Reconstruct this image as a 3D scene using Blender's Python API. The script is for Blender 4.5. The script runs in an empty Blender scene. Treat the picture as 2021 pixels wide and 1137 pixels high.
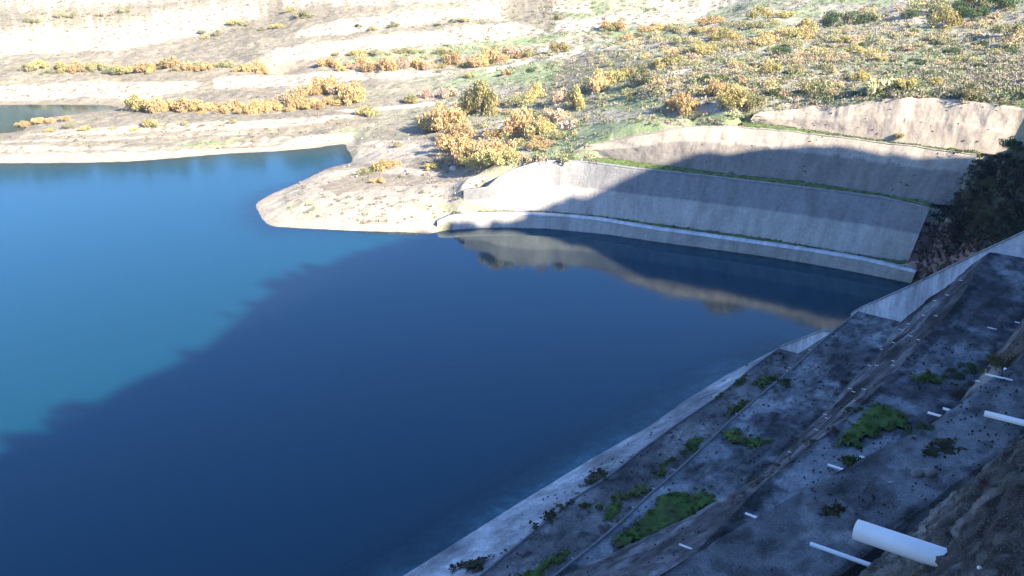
import bpy, math, random
import numpy as np
from mathutils import Vector
from mathutils.bvhtree import BVHTree

SC = bpy.context.scene
COL = SC.collection
R = math.radians

# ------------------------------------------------------------------ camera
CAMH = 60.0
PITCH = R(21.6)
FPX = 1941.0
cam_d = bpy.data.cameras.new('camera')
cam = bpy.data.objects.new('camera', cam_d)
COL.objects.link(cam)
cam.location = (0, 0, CAMH)
cam.rotation_euler = (R(90) - PITCH, 0, 0)
cam_d.sensor_width = 36.0
cam_d.lens = 36.0 * FPX / 2021.0
cam_d.clip_start = 0.3
cam_d.clip_end = 5000
SC.camera = cam

# ------------------------------------------------------------------ light
SUN_EL, SUN_AZ = R(30), R(130)
HAZE = 0.00013
w = bpy.data.worlds.new('World')
SC.world = w
w.use_nodes = True
nt = w.node_tree
sky = nt.nodes.new('ShaderNodeTexSky')
sky.sky_type = 'NISHITA'
sky.sun_disc = False
sky.sun_elevation = SUN_EL
sky.sun_rotation = SUN_AZ
sky.air_density = 1.15
sky.dust_density = 0.3
sky.ozone_density = 2.5
bg = nt.nodes['Background']
bg.inputs['Strength'].default_value = 0.068
tint = nt.nodes.new('ShaderNodeVectorMath'); tint.operation = 'MULTIPLY'
tint.inputs[1].default_value = (0.68, 0.95, 1.40)
nt.links.new(sky.outputs[0], tint.inputs[0])
nt.links.new(tint.outputs[0], bg.inputs[0])
sun_d = bpy.data.lights.new('sun', 'SUN')
sun_d.energy = 5.0
sun_d.angle = R(0.55)
sun_d.color = (1.0, 0.91, 0.79)
sun = bpy.data.objects.new('sun', sun_d)
COL.objects.link(sun)
sdir = Vector((math.sin(SUN_AZ) * math.cos(SUN_EL), math.cos(SUN_AZ) * math.cos(SUN_EL), math.sin(SUN_EL)))
sun.rotation_euler = sdir.to_track_quat('Z', 'Y').to_euler()
sun.location = (150, -120, 200)
SC.view_settings.view_transform = 'Standard'
SC.view_settings.look = 'None'
SC.view_settings.exposure = 2.0
SC.view_settings.gamma = 1.0
SC.view_settings.use_curve_mapping = False

# ------------------------------------------------------------------ helpers
SP, CP = math.sin(PITCH), math.cos(PITCH)
A2 = np.array([0.615, 0.788]); A2 /= np.linalg.norm(A2)
N2 = np.array([-A2[1], A2[0]])
rng = np.random.default_rng(7)
random.seed(7)


def ray(px, py):
    u = (np.asarray(px, float) - 1010.5) / FPX
    v = (568.5 - np.asarray(py, float)) / FPX
    return u, CP + v * SP, -SP + v * CP


def unp(px, py, z):
    dx, dy, dz = ray(px, py)
    t = (np.asarray(z, float) - CAMH) / dz
    return dx * t, dy * t


def proj(x, y, z):
    x, y, z = np.asarray(x, float), np.asarray(y, float), np.asarray(z, float) - CAMH
    f = y * CP - z * SP
    up = y * SP + z * CP
    f = np.where(f < 0.1, 0.1, f)
    return 1010.5 + FPX * x / f, 568.5 - FPX * up / f


def an(x, y):
    return x * A2[0] + y * A2[1], x * N2[0] + y * N2[1]


def xy(a, n):
    return a * A2[0] + n * N2[0], a * A2[1] + n * N2[1]


_perm = np.random.default_rng(3).random((256, 256))


def vnoise(x, y, seed=0):
    x = np.asarray(x, float) + seed * 17.31
    y = np.asarray(y, float) + seed * 9.77
    xi, yi = np.floor(x).astype(int), np.floor(y).astype(int)
    fx, fy = x - xi, y - yi
    fx = fx * fx * (3 - 2 * fx); fy = fy * fy * (3 - 2 * fy)
    g = lambda i, j: _perm[i % 256, j % 256]
    return (g(xi, yi) * (1 - fx) + g(xi + 1, yi) * fx) * (1 - fy) + (g(xi, yi + 1) * (1 - fx) + g(xi + 1, yi + 1) * fx) * fy


def fbm(x, y, seed=0, octv=4):
    s, a, f, tot = 0, 1.0, 1.0, 0
    for k in range(octv):
        s = s + a * vnoise(x * f, y * f, seed + k * 5)
        tot += a; a *= 0.5; f *= 2.03
    return s / tot


def inpoly(px, py, poly):
    px, py = np.asarray(px), np.asarray(py)
    res = np.zeros(px.shape, bool)
    m = len(poly)
    for i in range(m):
        x1, y1 = poly[i]; x2, y2 = poly[(i + 1) % m]
        if y1 == y2:
            continue
        c = ((y1 > py) != (y2 > py)) & (px < (x2 - x1) * (py - y1) / (y2 - y1) + x1)
        res ^= c
    return res


def meta(o, label=None, cat=None, group=None, kind=None):
    if label: o['label'] = label
    if cat: o['category'] = cat
    if group: o['group'] = group
    if kind: o['kind'] = kind
    return o


def empty(name, loc=(0, 0, 0)):
    o = bpy.data.objects.new(name, None)
    COL.objects.link(o)
    o.location = loc
    o.empty_display_size = 0.3
    return o


def mesh(name, verts, faces, mat, parent=None, smooth=True, col=None, uv=None, local=None):
    me = bpy.data.meshes.new(name)
    V = np.asarray(verts, dtype=np.float32)
    if local is not None:
        V = V - np.asarray(local, dtype=np.float32)
    if isinstance(faces, np.ndarray):
        nf, k = faces.shape
        me.vertices.add(len(V)); me.vertices.foreach_set('co', V.ravel())
        me.loops.add(nf * k); me.loops.foreach_set('vertex_index', faces.astype(np.int32).ravel())
        me.polygons.add(nf)
        me.polygons.foreach_set('loop_start', np.arange(0, nf * k, k, dtype=np.int32))
        me.polygons.foreach_set('loop_total', np.full(nf, k, dtype=np.int32))
        me.update(calc_edges=True)
    else:
        me.from_pydata([tuple(v) for v in V], [], faces)
    if smooth:
        me.polygons.foreach_set('use_smooth', [True] * len(me.polygons))
    if col is not None:
        at = me.color_attributes.new('Col', 'FLOAT_COLOR', 'POINT')
        c = np.ones((len(V), 4), np.float32); c[:, :col.shape[1]] = col
        at.data.foreach_set('color', c.ravel())
    if uv is not None:
        l = me.uv_layers.new(name='UVMap')
        idx = np.empty(len(me.loops), np.int32); me.loops.foreach_get('vertex_index', idx)
        l.data.foreach_set('uv', np.asarray(uv, np.float32)[idx].ravel())
    me.validate()
    if mat: me.materials.append(mat)
    o = bpy.data.objects.new(name, me)
    COL.objects.link(o)
    if parent: o.parent = parent
    return o


def gridfaces(nr, nc):
    i = np.arange(nr - 1)[:, None] * nc + np.arange(nc - 1)[None, :]
    i = i.ravel()
    return np.stack([i, i + 1, i + nc + 1, i + nc], 1)


# ------------------------------------------------------------------ materials
def mat_base(name):
    m = bpy.data.materials.new(name)
    m.use_nodes = True
    t = m.node_tree
    b = t.nodes['Principled BSDF']
    b.inputs['Roughness'].default_value = 0.9
    b.inputs['Specular IOR Level'].default_value = 0.2
    return m, t, b


def node(t, typ, **kw):
    n = t.nodes.new(typ)
    for k, v in kw.items():
        setattr(n, k, v)
    return n


def noise(t, scale, detail=5, rough=0.6, vec=None, dist=0.0):
    n = node(t, 'ShaderNodeTexNoise')
    n.inputs['Scale'].default_value = scale
    n.inputs['Detail'].default_value = detail
    n.inputs['Roughness'].default_value = rough
    n.inputs['Distortion'].default_value = dist
    if vec is not None: t.links.new(vec, n.inputs['Vector'])
    return n.outputs['Fac']


def ramp(t, fac, lo, hi, a=0.0, b=1.0):
    r = node(t, 'ShaderNodeMapRange')
    r.inputs['From Min'].default_value = lo; r.inputs['From Max'].default_value = hi
    r.inputs['To Min'].default_value = a; r.inputs['To Max'].default_value = b
    t.links.new(fac, r.inputs['Value'])
    return r.outputs['Result']


def mix(t, fac, A, B, blend='MIX'):
    n = node(t, 'ShaderNodeMix', data_type='RGBA', blend_type=blend)
    n.clamp_factor = True
    if isinstance(fac, float): n.inputs['Factor'].default_value = fac
    else: t.links.new(fac, n.inputs['Factor'])
    for s, v in ((6, A), (7, B)):
        if isinstance(v, tuple): n.inputs[s].default_value = (*v, 1)
        else: t.links.new(v, n.inputs[s])
    return n.outputs[2]


def attr(t, name='Col'):
    n = node(t, 'ShaderNodeAttribute', attribute_name=name)
    return n.outputs['Color']


def scale_by(t, col, fac):
    n = node(t, 'ShaderNodeVectorMath', operation='SCALE')
    t.links.new(col, n.inputs[0]); t.links.new(fac, n.inputs['Scale'])
    return n.outputs[0]


def bump(t, b, h, strength, dist):
    n = node(t, 'ShaderNodeBump')
    n.inputs['Strength'].default_value = strength
    n.inputs['Distance'].default_value = dist
    t.links.new(h, n.inputs['Height'])
    t.links.new(n.outputs[0], b.inputs['Normal'])


def objvec(t):
    return node(t, 'ShaderNodeTexCoord').outputs['Object']


def mat_vcol(name, s1, s2, amp1, amp2, bmp=(0.5, 0.1), bscale=3.0, rough=0.92):
    """surface colour from the mesh's own colour layer, broken up by world-sized noise"""
    m, t, b = mat_base(name)
    v = objvec(t)
    c = attr(t)
    n1 = ramp(t, noise(t, s1, 6, 0.65, v), 0.3, 0.7, 1 - amp1, 1 + amp1)
    n2 = ramp(t, noise(t, s2, 5, 0.7, v), 0.3, 0.7, 1 - amp2, 1 + amp2)
    c = scale_by(t, c, n1)
    c = scale_by(t, c, n2)
    t.links.new(c, b.inputs['Base Color'])
    b.inputs['Roughness'].default_value = rough
    bump(t, b, noise(t, bscale, 8, 0.7, v), *bmp)
    return m


M_ground = mat_vcol('dry_ground', 0.35, 2.2, 0.14, 0.25, (0.8, 0.35), 1.6)
M_emb = mat_vcol('weathered_concrete', 0.55, 4.0, 0.38, 0.38, (0.7, 0.08), 5.0)
M_near = mat_vcol('rough_shotcrete', 2.2, 22.0, 0.22, 0.55, (1.0, 0.07), 16.0)
M_moss = mat_vcol('moss', 1.5, 14.0, 0.25, 0.45, (1.0, 0.1), 14.0)
M_hill = mat_vcol('hill_ground', 0.1, 1.0, 0.2, 0.3, (0.6, 0.4), 1.0)


def mat_wall():
    m, t, b = mat_base('retaining_wall_concrete')
    uvn = node(t, 'ShaderNodeUVMap').outputs[0]
    mp = node(t, 'ShaderNodeMapping'); mp.inputs['Scale'].default_value = (0.42, 0.11, 1)
    t.links.new(uvn, mp.inputs[0])
    st = noise(t, 1.0, 6, 0.65, mp.outputs[0], 0.3)
    mp2 = node(t, 'ShaderNodeMapping'); mp2.inputs['Scale'].default_value = (2.2, 0.25, 1)
    t.links.new(uvn, mp2.inputs[0])
    st2 = noise(t, 1.0, 4, 0.6, mp2.outputs[0])
    c = attr(t)
    c = scale_by(t, c, ramp(t, st, 0.34, 0.66, 0.74, 1.14))
    c = scale_by(t, c, ramp(t, st2, 0.3, 0.7, 0.93, 1.06))
    c = scale_by(t, c, ramp(t, noise(t, 1.6, 6, 0.7, uvn), 0.3, 0.7, 0.8, 1.15))
    t.links.new(c, b.inputs['Base Color'])
    bump(t, b, noise(t, 1.2, 7, 0.7, uvn), 0.6, 0.25)
    return m


M_wall = mat_wall()


def mat_leaf(name):
    m, t, b = mat_base(name)
    c = attr(t)
    oi = node(t, 'ShaderNodeObjectInfo')
    c = scale_by(t, c, ramp(t, oi.outputs['Random'], 0, 1, 0.8, 1.2))
    t.links.new(c, b.inputs['Base Color'])
    tr = node(t, 'ShaderNodeBsdfTranslucent')
    t.links.new(c, tr.inputs[0])
    mx = node(t, 'ShaderNodeMixShader'); mx.inputs[0].default_value = 0.25
    t.links.new(b.outputs[0], mx.inputs[1]); t.links.new(tr.outputs[0], mx.inputs[2])
    t.links.new(mx.outputs[0], t.nodes['Material Output'].inputs[0])
    return m


M_leaf = mat_leaf('foliage')


def mat_plain(name, col, rough=0.8, var=0.2, scale=5, spec=0.2):
    m, t, b = mat_base(name)
    v = objvec(t)
    n1 = noise(t, scale, 5, 0.6, v)
    c = mix(t, n1, tuple(x * (1 - var) for x in col), tuple(min(1, x * (1 + var)) for x in col))
    t.links.new(c, b.inputs['Base Color'])
    b.inputs['Roughness'].default_value = rough
    b.inputs['Specular IOR Level'].default_value = spec
    return m


M_bark = mat_plain('bark', (0.16, 0.12, 0.09))
M_pvc = mat_plain('white_plastic', (0.72, 0.72, 0.71), 0.45, 0.12, 2.5, 0.4)
M_pvcin = mat_plain('pipe_inside', (0.25, 0.25, 0.25), 0.6)
M_stone = mat_plain('stone', (0.45, 0.42, 0.38), 0.9, 0.25, 3)
M_stone2 = mat_plain('grey_stone', (0.22, 0.20, 0.17), 0.9, 0.3, 6)
M_kerb = mat_plain('kerb_concrete', (0.17, 0.17, 0.165), 0.9, 0.45, 1.2)


def mat_water():
    m = bpy.data.materials.new('lake_water'); m.use_nodes = True
    t = m.node_tree; t.nodes.clear()
    out = node(t, 'ShaderNodeOutputMaterial')
    v = objvec(t)
    h = noise(t, 1.3, 3, 0.5, v)
    h2 = noise(t, 0.12, 2, 0.5, v)
    ad = node(t, 'ShaderNodeMath', operation='ADD'); t.links.new(h, ad.inputs[0]); t.links.new(h2, ad.inputs[1])
    bp = node(t, 'ShaderNodeBump'); bp.inputs['Strength'].default_value = 0.10; bp.inputs['Distance'].default_value = 0.05
    t.links.new(ad.outputs[0], bp.inputs['Height'])
    fr = node(t, 'ShaderNodeFresnel'); fr.inputs['IOR'].default_value = 1.41
    gl = node(t, 'ShaderNodeBsdfGlossy'); gl.inputs['Roughness'].default_value = 0.075
    t.links.new(bp.outputs[0], gl.inputs['Normal'])
    gl.inputs['Color'].default_value = (0.80, .97, 1, 1)
    df = node(t, 'ShaderNodeBsdfDiffuse')
    df.inputs['Color'].default_value = WATER_BODY
    tr = node(t, 'ShaderNodeBsdfTransparent')
    tr.inputs['Color'].default_value = (0.55, 0.8, 0.85, 1)
    depth = attr(t, 'Col')
    sep = node(t, 'ShaderNodeSeparateColor'); t.links.new(depth, sep.inputs[0])
    mx = node(t, 'ShaderNodeMixShader')
    t.links.new(sep.outputs[0], mx.inputs[0]); t.links.new(df.outputs[0], mx.inputs[1]); t.links.new(tr.outputs[0], mx.inputs[2])
    m2 = node(t, 'ShaderNodeMixShader')
    t.links.new(fr.outputs[0], m2.inputs[0]); t.links.new(mx.outputs[0], m2.inputs[1]); t.links.new(gl.outputs[0], m2.inputs[2])
    t.links.new(m2.outputs[0], out.inputs[0])
    return m


WATER_BODY = (0.001, 0.036, 0.060, 1)
M_water = mat_water()

# ------------------------------------------------------------------ embankment lines (photo points -> real lines at their levels)
def line_an(pts, z):
    p = np.array(pts, float)
    x, y = unp(p[:, 0], p[:, 1], z)
    a, n = an(x, y)
    o = np.argsort(a)
    return a[o], n[o]


Z1, Z2, Z3, Z4 = 3.0, 7.0, 19.0, 45.0
AEND = 128.0
L1 = line_an([(700, 1200), (800, 1134), (1025, 992), (1170, 904), (1282, 841), (1353, 790), (1438, 738), (1504, 703), (1539, 687), (1570, 674), (1623, 654), (1692, 617)], 0)
L2 = line_an([(880, 1200), (945, 1137), (1031, 1066), (1130, 985), (1208, 934), (1260, 892), (1330, 840), (1409, 787), (1440, 763), (1480, 728), (1510, 706), (1533, 690)], Z1)
L3 = line_an([(1040, 1180), (1110, 1119), (1137, 1100), (1194, 1060), (1246, 1010), (1288, 967), (1325, 935), (1371, 904), (1392, 872), (1429, 841), (1491, 786), (1543, 745), (1581, 711), (1625, 668), (1647, 650), (1692, 617)], Z2)
L4 = line_an([(1000, 1190), (1110, 1137), (1215, 1089), (1330, 1045), (1421, 999), (1470, 965), (1510, 925), (1561, 879), (1614, 824), (1658, 777), (1680, 749), (1724, 709), (1750, 671), (1768, 644), (1787, 627)], Z2)
L5 = line_an([(1492, 965), (1517, 950), (1580, 892), (1650, 846), (1720, 778), (1768, 734), (1798, 702), (1861, 629), (1903, 578), (1941, 508)], Z3)
L6 = line_an([(1220, 1190), (1300, 1137), (1329, 1117), (1365, 1094), (1400, 1079), (1461, 1040), (1497, 1018), (1546, 991), (1570, 979), (1626, 945), (1661, 926), (1702, 906), (1748, 884), (1810, 852), (1855, 825), (1903, 787), (1945, 755), (1979, 732), (2021, 712)], Z4)
L7 = line_an([(1600, 1180), (1656, 1137), (1700, 1103), (1724, 1084), (1761, 1050), (1802, 1018), (1836, 994), (1870, 965), (1919, 930), (1968, 904), (2021, 868)], Z4)


def LI(L, a):
    return np.interp(a, L[0], L[1])


def smooth_line(L, k=3):
    a = np.arange(L[0][0], L[0][-1], 0.5)
    n = np.interp(a, L[0], L[1])
    ker = np.ones(2 * k + 1) / (2 * k + 1)
    n2 = np.convolve(np.pad(n, k, mode='edge'), ker, 'valid')
    return a, n2


L3 = smooth_line(L3, 11); L6 = smooth_line(L6, 3); L5 = smooth_line(L5, 8)
SL = 1.75  # rise per metre of the near slope


# polygons given on the photo, turned into marks on the real surfaces
def P(sc, ox, oy, pts):
    return [(ox + x / sc, oy + y / sc) for x, y in pts]


C1 = (4.7975, 1100, 900); C2 = (4.5475, 1350, 650); C4 = (4.738, 1650, 660); C5 = (4.106, 1400, 860); C6 = (4.106, 1700, 860)
C3 = (4.738, 1650, 460); C8 = (3.109, 800, 780)
MOSS = [
    ('wide bright green moss bed at the foot of the dark slope near the bottom edge', 7, 0, P(*C1, [(500, 830), (560, 740), (760, 600), (900, 480), (940, 370), (1080, 335), (1250, 345), (1400, 340), (1540, 440), (1500, 490), (1320, 550), (1100, 690), (900, 780), (700, 880), (560, 915)])),
    ('ragged green moss patch beside dark dead weeds on the lower terrace', 3, 0, P(*C1, [(350, 470), (500, 450), (530, 350), (720, 330), (760, 270), (870, 260), (860, 330), (780, 400), (650, 450), (560, 560), (480, 640), (380, 620), (440, 520), (350, 510)])),
    ('narrow slanting moss patch against the kerb of the lower terrace', 3, 0, P(*C1, [(880, 190), (1020, 80), (1080, 20), (1110, 60), (1060, 140), (950, 240)])),
    ('small round moss tuft next to the thin kerb of the lower terrace', 3, 0, P(*C1, [(170, 470), (280, 440), (290, 500), (230, 520)])),
    ('mossy strip running off the bottom edge of the photo', 3, 0, P(*C8, [(680, 1110), (860, 1010), (960, 950), (1040, 950), (1000, 1010), (880, 1080), (820, 1140), (700, 1160)])),
    ('brownish moss patch on the pale waterside slab', 0, 1, P(*C1, [(270, 210), (380, 140), (470, 110), (530, 150), (420, 230), (250, 350), (170, 350)])),
    ('long brown moss stain at the foot of the pale waterside slab', 0, 1, P(*C8, [(200, 1110), (350, 1040), (540, 980), (640, 940), (560, 1010), (440, 1110)])),
    ('dark green moss strip along the top of the waterside slab', 0, 1, P(*C8, [(720, 860), (800, 770), (920, 690), (1050, 640), (960, 730), (800, 840)])),
    ('oval moss cushion in the middle of the lower terrace', 3, 0, P(*C2, [(630, 470), (700, 430), (870, 405), (860, 440), (760, 520), (650, 540)])),
    ('dark mossy band hugging the inner kerb of the lower terrace', 3, 0, P(*C2, [(360, 720), (430, 690), (520, 630), (640, 610), (570, 690), (440, 790), (380, 830)])),
    ('long thin moss fringe beside the thin kerb near the water', 3, 0, P(*C2, [(280, 620), (330, 580), (390, 550), (450, 480), (540, 420), (550, 460), (470, 540), (400, 560), (340, 620)])),
    ('moss patch at the far end of the lower terrace kerb', 3, 0, P(*C8, [(1690, 320), (1780, 260), (1840, 270), (1800, 340), (1720, 380)])),
    ('bright green moss patch just above the kerb of the middle terrace', 7, 0, P(*C2, [(300, 950), (460, 880), (600, 980), (780, 1000), (700, 1100), (560, 1100), (400, 1020)])),
    ('small moss patch on the middle terrace beside its kerb', 7, 0, P(*C2, [(810, 560), (880, 480), (960, 460), (950, 500), (860, 560)])),
    ('largest bright green moss bed between pale lime stains and dark weeds', 19, 0, P(*C4, [(-30, 1060), (20, 990), (110, 900), (230, 790), (290, 690), (390, 640), (470, 640), (560, 690), (720, 800), (700, 900), (600, 950), (480, 970), (400, 960), (250, 1060), (100, 1090), (0, 1090)])),
    ('slanting green moss patch on the dark upper terrace', 19, 0, P(*C4, [(690, 370), (790, 350), (900, 350), (930, 390), (1050, 450), (1060, 500), (900, 480), (790, 460)])),
    ('tiny yellow green moss tuft beside the terrace edge and a short pipe', 19, 0, P(*C5, [(1060, 200), (1150, 160), (1200, 200), (1110, 240)])),
    ('dark green moss patch on the nearest terrace left of the thick white pipe', 45, 1, P(*C5, [(870, 600), (960, 560), (1140, 590), (1110, 680), (1000, 700), (900, 660)])),
    ('wide dull brown moss patch on the nearest terrace beside two stones', 45, 1, P(*C4, [(870, 950), (970, 930), (1100, 970), (1260, 1000), (1230, 1080), (1100, 1130), (950, 1180), (820, 1160), (780, 1060)])),
]
LIGHT = [  # pale lime deposits
    P(*C1, [(180, 1040), (270, 940), (480, 790), (700, 560), (900, 380), (1050, 270), (1250, 250), (1430, 310), (1620, 420), (1560, 450), (1400, 350), (1080, 340), (950, 380), (900, 480), (760, 600), (560, 740), (500, 830), (550, 910), (330, 1030)]),
    P(*C5, [(530, 380), (700, 220), (950, 30), (1010, 100), (1300, 130), (1100, 250), (930, 350), (700, 470), (600, 430)]),
    P(*C4, [(340, 600), (420, 560), (560, 580), (700, 650), (820, 720), (800, 760), (660, 740), (540, 670), (380, 640), (290, 690), (240, 790), (120, 890), (60, 920), (110, 800), (230, 700)]),
    P(*C4, [(100, 1080), (280, 1050), (420, 970), (600, 960), (560, 1010), (400, 1060), (300, 1130), (100, 1137)]),
    P(*C2, [(1220, 700), (1300, 640), (1360, 600), (1350, 640), (1260, 720)]),
    P(*C2, [(1500, 400), (1600, 340), (1640, 300), (1560, 400)]),
    P(*C3, [(440, 1000), (480, 950), (540, 880), (600, 830), (560, 880), (480, 1010)]),
    P(*C3, [(1160, 870), (1300, 900), (1460, 960), (1440, 975), (1280, 925)]),
    P(*C4, [(1420, 320), (1500, 330), (1560, 350), (1380, 500), (1260, 540), (1300, 450)]),
    P(*C6, [(420, 680), (540, 600), (720, 520), (760, 520), (640, 590), (480, 670)]),
    P(*C6, [(270, 780), (340, 730), (500, 670), (560, 660), (520, 700), (380, 750), (290, 790)]),
    P(*C8, [(1830, 270), (2000, 330), (2010, 380), (1850, 400), (1750, 440)]),
]
DARK = [
    P(*C5, [(0, 620), (170, 580), (400, 430), (520, 360), (560, 430), (450, 560), (200, 760), (0, 860)]),
    P(*C3, [(1150, 810), (1250, 830), (1420, 880), (1380, 900), (1200, 850)]),
    P(*C4, [(600, 520), (800, 480), (830, 620), (760, 690), (640, 640)]),
    P(*C4, [(1050, 100), (1500, 100), (1560, 0), (1700, -400), (1400, -700), (1150, -500), (900, -100)]),
    P(*C2, [(1380, 290), (1500, 330), (1480, 450), (1300, 470), (1230, 380)]),
    P(*C2, [(640, 760), (980, 800), (900, 960), (700, 920), (520, 830)]),
]


def emb_paint(x, y, z, base):
    px, py = proj(x, y, z)
    a, n = an(x, y)
    c = base.copy()

    def sm(v, lo, hi):
        t_ = np.clip((v - lo) / (hi - lo), 0, 1)
        return (t_ * t_ * (3 - 2 * t_))[:, None]

    for L_, lv, o_, wd_ in ((L3, Z1, 1.6, .9), (L4, Z2, 0.0, .9), (L5, Z3, -0.3, .7), (L6, Z3, 10.9, 1.2), (L7, Z4, 0.0, .25)):
        nn = LI(L_, a) + o_
        wv = sm(fbm(a * 0.5, n * 0, 301 + int(lv)), .36, .5) * (np.abs(z - lv) < 0.9)[:, None]
        k_ = 1 - sm(np.abs(n - nn) / (wd_ * (0.3 + 1.4 * fbm(a * 1.1, n * .5, 311))), .5, 1.2)
        c = c * (1 - .6 * wv * k_)
    for k_, (s_a, s_n, th, f_) in enumerate(((0.5, 1.3, 0.58, 0.4), (1.6, 3.0, 0.58, 0.42), (0.25, 0.6, 0.56, 0.35))):
        c = c * (1 - f_ * sm(fbm(a * s_a, n * s_n + z * .4, 330 + k_ * 3), th - .06, th + .10))
    c = c * (1 + .4 * sm(fbm(a * 0.35, n * 0.8, 350), .55, .7))
    Wl = np.zeros(len(a)); Wd = np.zeros(len(a))
    near = (py > 440)
    for q in range(6):
        j1 = (fbm(a * (0.5 + .5 * q), n * (0.8 + .6 * q), 11 + q) - 0.5) * 34
        j2 = (fbm(a * (0.5 + .5 * q), n * (0.8 + .6 * q), 31 + q) - 0.5) * 22
        for poly in DARK: Wd += inpoly(px + j1, py + j2, poly) / 6
        for poly in LIGHT: Wl += inpoly(px + j1, py + j2, poly) / 6
    Wd = np.clip(Wd, 0, 1)[:, None]; Wl = (np.clip(Wl, 0, 1) * (.45 + .9 * fbm(a * 1.2, n * 2.2, 19)))[:, None]
    Wl = np.clip(Wl, 0, 1)
    c = np.where((z < 3.0)[:, None], c * .35 + base * .65, c)
    c = c * (1 - .42 * Wd)
    c = c * (1 - .8 * Wl) + np.array([0.30, 0.30, 0.295]) * .8 * Wl
    return c


def strip(name, prof, avals, mat, parent, basecol, nsub, rough=0.0, streak=0.0, extra=None):
    """prof: function a -> list of (n, z) rows, ruled surface between the rows"""
    rows = prof(avals)
    Rn, Rz = [], []
    for k in range(len(rows) - 1):
        s = nsub[k]
        for i in range(s):
            f = i / s
            Rn.append(rows[k][0] * (1 - f) + rows[k + 1][0] * f)
            Rz.append(rows[k][1] * (1 - f) + rows[k + 1][1] * f)
    Rn.append(rows[-1][0]); Rz.append(rows[-1][1])
    n = np.array(Rn); z = np.array(Rz)
    a = np.broadcast_to(avals, n.shape)
    if extra: n, z = extra(a, n, z)
    x, y = xy(a, n)
    V = np.stack([x, y, z], -1).reshape(-1, 3)
    nr, nc = n.shape
    base = np.zeros((len(V), 3)) + np.array(basecol)
    A_, N_, Z_ = a.ravel(), n.ravel(), z.ravel()
    if streak:
        s = fbm(A_ * 0.12, Z_ * 1.5 + N_ * 1.1, 31, 5)
        base *= (1 + streak * (s - 0.5) * 2)[:, None]
    big = fbm(A_ * 0.16, N_ * 0.3, 41, 4)
    base *= (0.55 + 0.9 * np.clip((big - 0.25) * 1.7, 0, 1))[:, None]
    c = emb_paint(V[:, 0], V[:, 1], V[:, 2], base)
    F = gridfaces(nr, nc)[:, ::-1]
    o = mesh(name, V, F, mat, parent, True, np.clip(c, 0.01, 0.8))
    return o, V, F


BV = []  # surfaces that things can be stood on


def one(v, a):
    return np.zeros_like(a) + v


emb = empty('terraced_embankment', (*xy(60, 20), 0))
meta(emb, 'stepped concrete embankment with stained terraces going down to the water at lower right', 'embankment')
embloc = np.array(emb.location)
emb.location = (0, 0, 0)
avA = np.concatenate([np.arange(-60, 20, 1.0), np.arange(20, AEND + 0.01, 0.22)])
avA[-1] = AEND
avB = np.concatenate([np.arange(-60, 4, 1.0), np.arange(4, 50, 0.10), np.arange(50, AEND + 0.2, 0.5)])
avB[-1] = AEND
A117 = 118.3
av1 = avA[avA <= A117]; av1 = np.append(av1, A117)
# submerged apron + lowest slab
st = [
    ('waterside_slab', lambda a: [(LI(L1, a) + 16, one(-7.0, a)), (LI(L1, a) + 6.5, one(-2.2, a)), (LI(L1, a) + 4.5, one(-0.9, a)), (LI(L1, a), one(0, a)), (np.minimum(LI(L2, a), LI(L1, a) - .5), one(Z1, a))], av1, M_emb, (0.40, 0.395, 0.38), [8, 4, 8, 30], 0.0),
    ('lower_terrace', lambda a: [(np.minimum(LI(L2, a), LI(L1, a) - .5) , one(Z1, a)), (LI(L3, a) + 1.6, one(Z1, a))], av1, M_emb, (0.21, 0.19, 0.17), [26], 0.0),
    ('lower_riser', lambda a: [(np.where(a > A117, LI(L1, a) + 0.5, LI(L3, a) + 1.6), np.where(a > A117, -4.0, Z1)), (LI(L3, a), one(Z2, a))], avA, M_emb, (0.16, 0.155, 0.15), [14], 0.2),
    ('middle_terrace', lambda a: [(LI(L3, a), one(Z2, a)), (LI(L4, a), one(Z2, a))], avA, M_emb, (0.205, 0.20, 0.19), [36], 0.0),
    ('ribbed_slope', lambda a: [(LI(L4, a), one(Z2, a)), (LI(L5, a), one(Z3, a))], avA, M_emb, (0.112, 0.114, 0.118), [60], 1.5),
    ('upper_terrace', lambda a: [(LI(L5, a), one(Z3, a)), (LI(L6, a) + 10.9, one(Z3, a))], avA, M_emb, (0.18, 0.175, 0.172), [44], 0.0),
    ('upper_riser', lambda a: [(LI(L6, a) + 10.9, one(Z3, a)), (LI(L6, a), one(Z4, a))], avB, M_near, (0.14, 0.135, 0.13), [60], 0.4),
    ('nearest_terrace', lambda a: [(LI(L6, a), one(Z4, a)), (LI(L7, a), one(Z4, a))], avB, M_near, (0.225, 0.215, 0.205), [26], 0.0),
]


def rough_flat(a, n, z):
    return n, z + (fbm(a * 0.9, n * 0.9, 51) - 0.5) * 0.18 + (fbm(a * 4, n * 4, 52) - 0.5) * 0.05


def rough_face(a, n, z):
    e = np.minimum(np.linspace(0, 1, n.shape[0]), np.linspace(1, 0, n.shape[0]))[:, None] * 8
    e = np.clip(e, 0, 1)
    d = (fbm(a * 0.35, z * 0.9, 53) - 0.5) * .8 * e + (fbm(a * 2.5, z * 2.5, 54) - 0.5) * 0.25 * e
    return n + d, z


for nm, pf, av, mt, bc, ns, sk in st:
    ex = rough_face if nm in ('ribbed_slope', 'upper_riser') else (rough_flat if 'terrace' in nm else None)
    o, V, F = strip(nm, pf, av, mt, emb, bc, ns, streak=sk, extra=ex)
    BV.append((V, F))


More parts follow.
